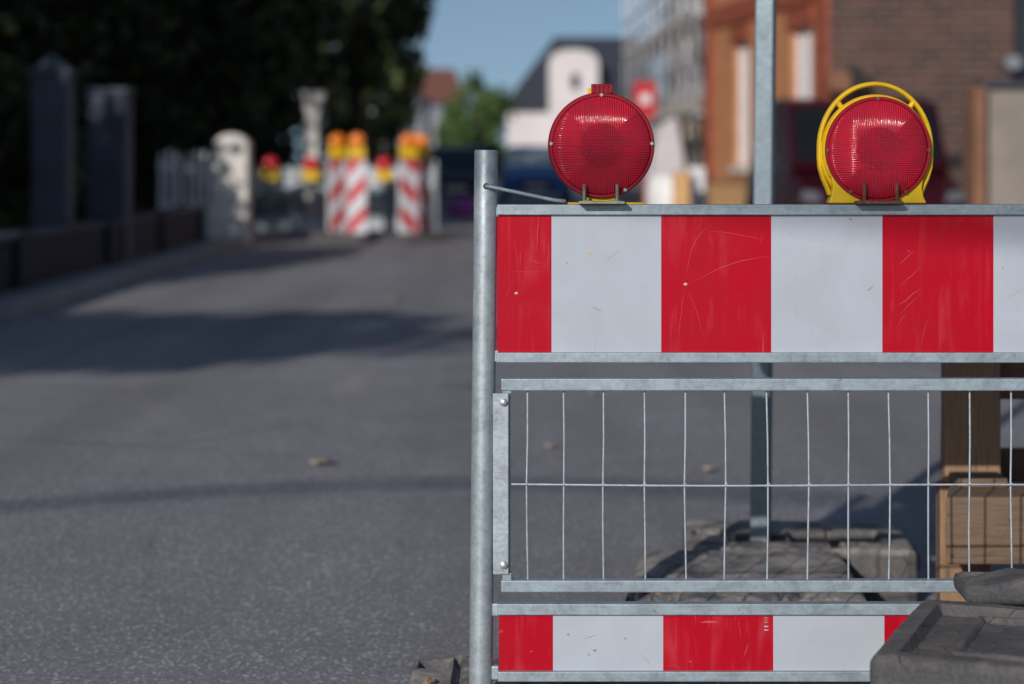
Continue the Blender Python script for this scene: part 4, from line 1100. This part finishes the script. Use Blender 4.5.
# ------------------------------------------------------------------ vehicles (front towards us)
def vehicle(name, label, x, y, rot, paint, W=1.78, Ln=4.3, H=1.5, hood=.95, glass='glass', cat='car', van=False):
    t = thing(name, label, cat, (x, y, 0), 'parked vehicles')
    hw = W / 2
    # side profile (y forward = -), extruded with a narrower roof
    def loft(sections, m, nm, bevel=.04):
        b = MB()
        for (yy, z0, z1, w0, w1) in sections:
            b.v += [Vector((x - w0, y + yy, z0)), Vector((x + w0, y + yy, z0)), Vector((x + w1, y + yy, z1)), Vector((x - w1, y + yy, z1))]
        for i in range(len(sections) - 1):
            a = i * 4; c = a + 4
            for j in range(4): b.f.append([a + j, a + (j + 1) % 4, c + (j + 1) % 4, c + j]); b.m.append(0)
        b.f.append([0, 3, 2, 1]); b.m.append(0); e = (len(sections) - 1) * 4; b.f.append([e, e + 1, e + 2, e + 3]); b.m.append(0)
        return b.build(nm, m, t, bevel=bevel, seg=3)
    f0 = 0.0
    loft([(0, .30, .62, hw * .86, hw * .80), (.10, .22, hood * .80, hw * .97, hw * .88), (.9, .2, hood, hw, hw * .93), (Ln * .6, .2, hood + .05, hw, hw * .94), (Ln - .1, .24, hood + .03, hw * .98, hw * .9), (Ln, .32, hood - .1, hw * .9, hw * .82)], paint, 'body', .05)
    ws = .75 if van else .95; rt = .86 if van else .74
    body_top = hood - .01
    loft([(ws, body_top, body_top + .02, hw * .90, hw * .88), (ws + (.45 if van else .7), body_top, H - .06, hw * .91, hw * rt), (ws + 1.2, body_top, H, hw * .92, hw * (rt + .02)), (Ln - (.35 if van else .9), body_top, H - .02, hw * .9, hw * .74), (Ln - .12, body_top, body_top + .1, hw * .88, hw * .84)], paint, 'cabin', .03)
    # windscreen plate slightly proud
    y1, y2 = ws - .01, ws + (.45 if van else .7) - .01
    def lerp(f): return (y + y1 + (y2 - y1) * f - .012, body_top + .02 + (H - .06 - body_top - .02) * f)
    ya, za = lerp(.10); yb, zb_ = lerp(.90)
    b = MB(); b.v += [Vector((x - hw * .83, ya, za)), Vector((x + hw * .83, ya, za)), Vector((x + hw * (rt - .04), yb, zb_)), Vector((x - hw * (rt - .04), yb, zb_)),
                      Vector((x - hw * .83, ya + .01, za)), Vector((x + hw * .83, ya + .01, za)), Vector((x + hw * (rt - .04), yb + .01, zb_)), Vector((x - hw * (rt - .04), yb + .01, zb_))]
    for f in ((0, 1, 2, 3), (7, 6, 5, 4), (0, 4, 5, 1), (1, 5, 6, 2), (2, 6, 7, 3), (3, 7, 4, 0)): b.f.append(list(f)); b.m.append(0)
    b.build('windscreen', M[glass], t)
    for sx in (-1, 1):
        b = MB(); xo = lambda z: x + sx * (hw * (.915 - .165 * (z - body_top) / (H - body_top)) + .012)
        z0, z1 = body_top + .07, H - .12; yy0, yy1 = y + ws + .75, y + Ln - 1.0
        b.quad([(xo(z0), yy0, z0), (xo(z0), yy1, z0), (xo(z1), yy1, z1), (xo(z1), yy0 + .12, z1)]); b.quad([(xo(z0) - sx * .02, yy0, z0), (xo(z1) - sx * .02, yy0 + .12, z1), (xo(z1) - sx * .02, yy1, z1), (xo(z0) - sx * .02, yy1, z0)])
        b.build('side_window', M['glass'], t, fix=False)
        b = MB(); b.prism([(x + sx * hw * .66, .66), (x + sx * hw * .90, .68), (x + sx * hw * .88, .79), (x + sx * hw * .70, .77)], y - .02, y + .09); b.build('headlight', M['headlamp'], t, bevel=.01)
        b = MB(); b.box(*sorted((x + sx * hw * .96, x + sx * hw * 1.12)), y + ws + .25, y + ws + .35, hood, hood + .14); b.build('mirror', M['black'], t, bevel=.02)
        for yy in (.85, Ln - .85):
            b = MB(); b.lathe([(.2, -.1), (.31, -.1), (.32, -.07), (.32, .07), (.31, .1), (.2, .1)], (x + sx * (hw - .10), y + yy, .32), 'X', 28); wl = b.build('wheel', M['tyre'], t, smooth='auto')
            b = MB(); b.lathe([(.20, -.103), (.19, -.108), (.05, -.108), (.04, .108), (.19, .108), (.20, .103)], (x + sx * (hw - .10), y + yy, .32), 'X', 20); b.build('rim', M['rim'], wl)
    b = MB(); b.box(x - hw * .5, x + hw * .5, y - .035, y - .005, .42, .58); b.build('grille', M['black'], t, bevel=.005)
    b = MB(); b.box(x - .26, x + .26, y - .05, y - .036, .36, .46); b.build('number_plate', M['white'], t)
    t.rotation_euler = (0, 0, R(rot)); return t
vehicle('parked_van', 'dark maroon van parked nose-on before the brown brick gable', PX(884, 19.3), 19.3, 0, M['paint_maroon'], 1.78, 4.4, 1.74, 1.0, van=True, cat='van', glass='glass_black')
vehicle('parked_car', 'blue car with windscreen coloured pale as reflected sky far down the street, left of the all-red lamp', PX(536, 50), 50, 0, M['paint_blue'], 1.85, 4.3, 1.45, .88, glass='glass_sky_painted')
vehicle('parked_car', 'dark navy car behind the far barriers, left of the round post', PX(456, 46), 46, 3, M['paint_navy'], 1.78, 4.2, 1.42, .86)

# ------------------------------------------------------------------ overhead cable (its shadow crosses the road)
cb = MB(); pts = []
for (px, py) in ((-900, 560), (-400, 534), (0, 507), (120, 497), (250, 489), (380, 484.5), (475, 482.5), (600, 485), (700, 490), (800, 497), (940, 504), (1200, 516), (1600, 530)):
    Y = FPX * CH / (py - HOR); gpt = P(px, py, Y); q = gpt + TOSUN * (5.0 / TOSUN.z); pts.append(q)
cb.tube(pts, .024, 10)
tag(cb.build('overhead_cable', M['cable'], smooth=True), 'black overhead cable crossing above the road', 'cable')
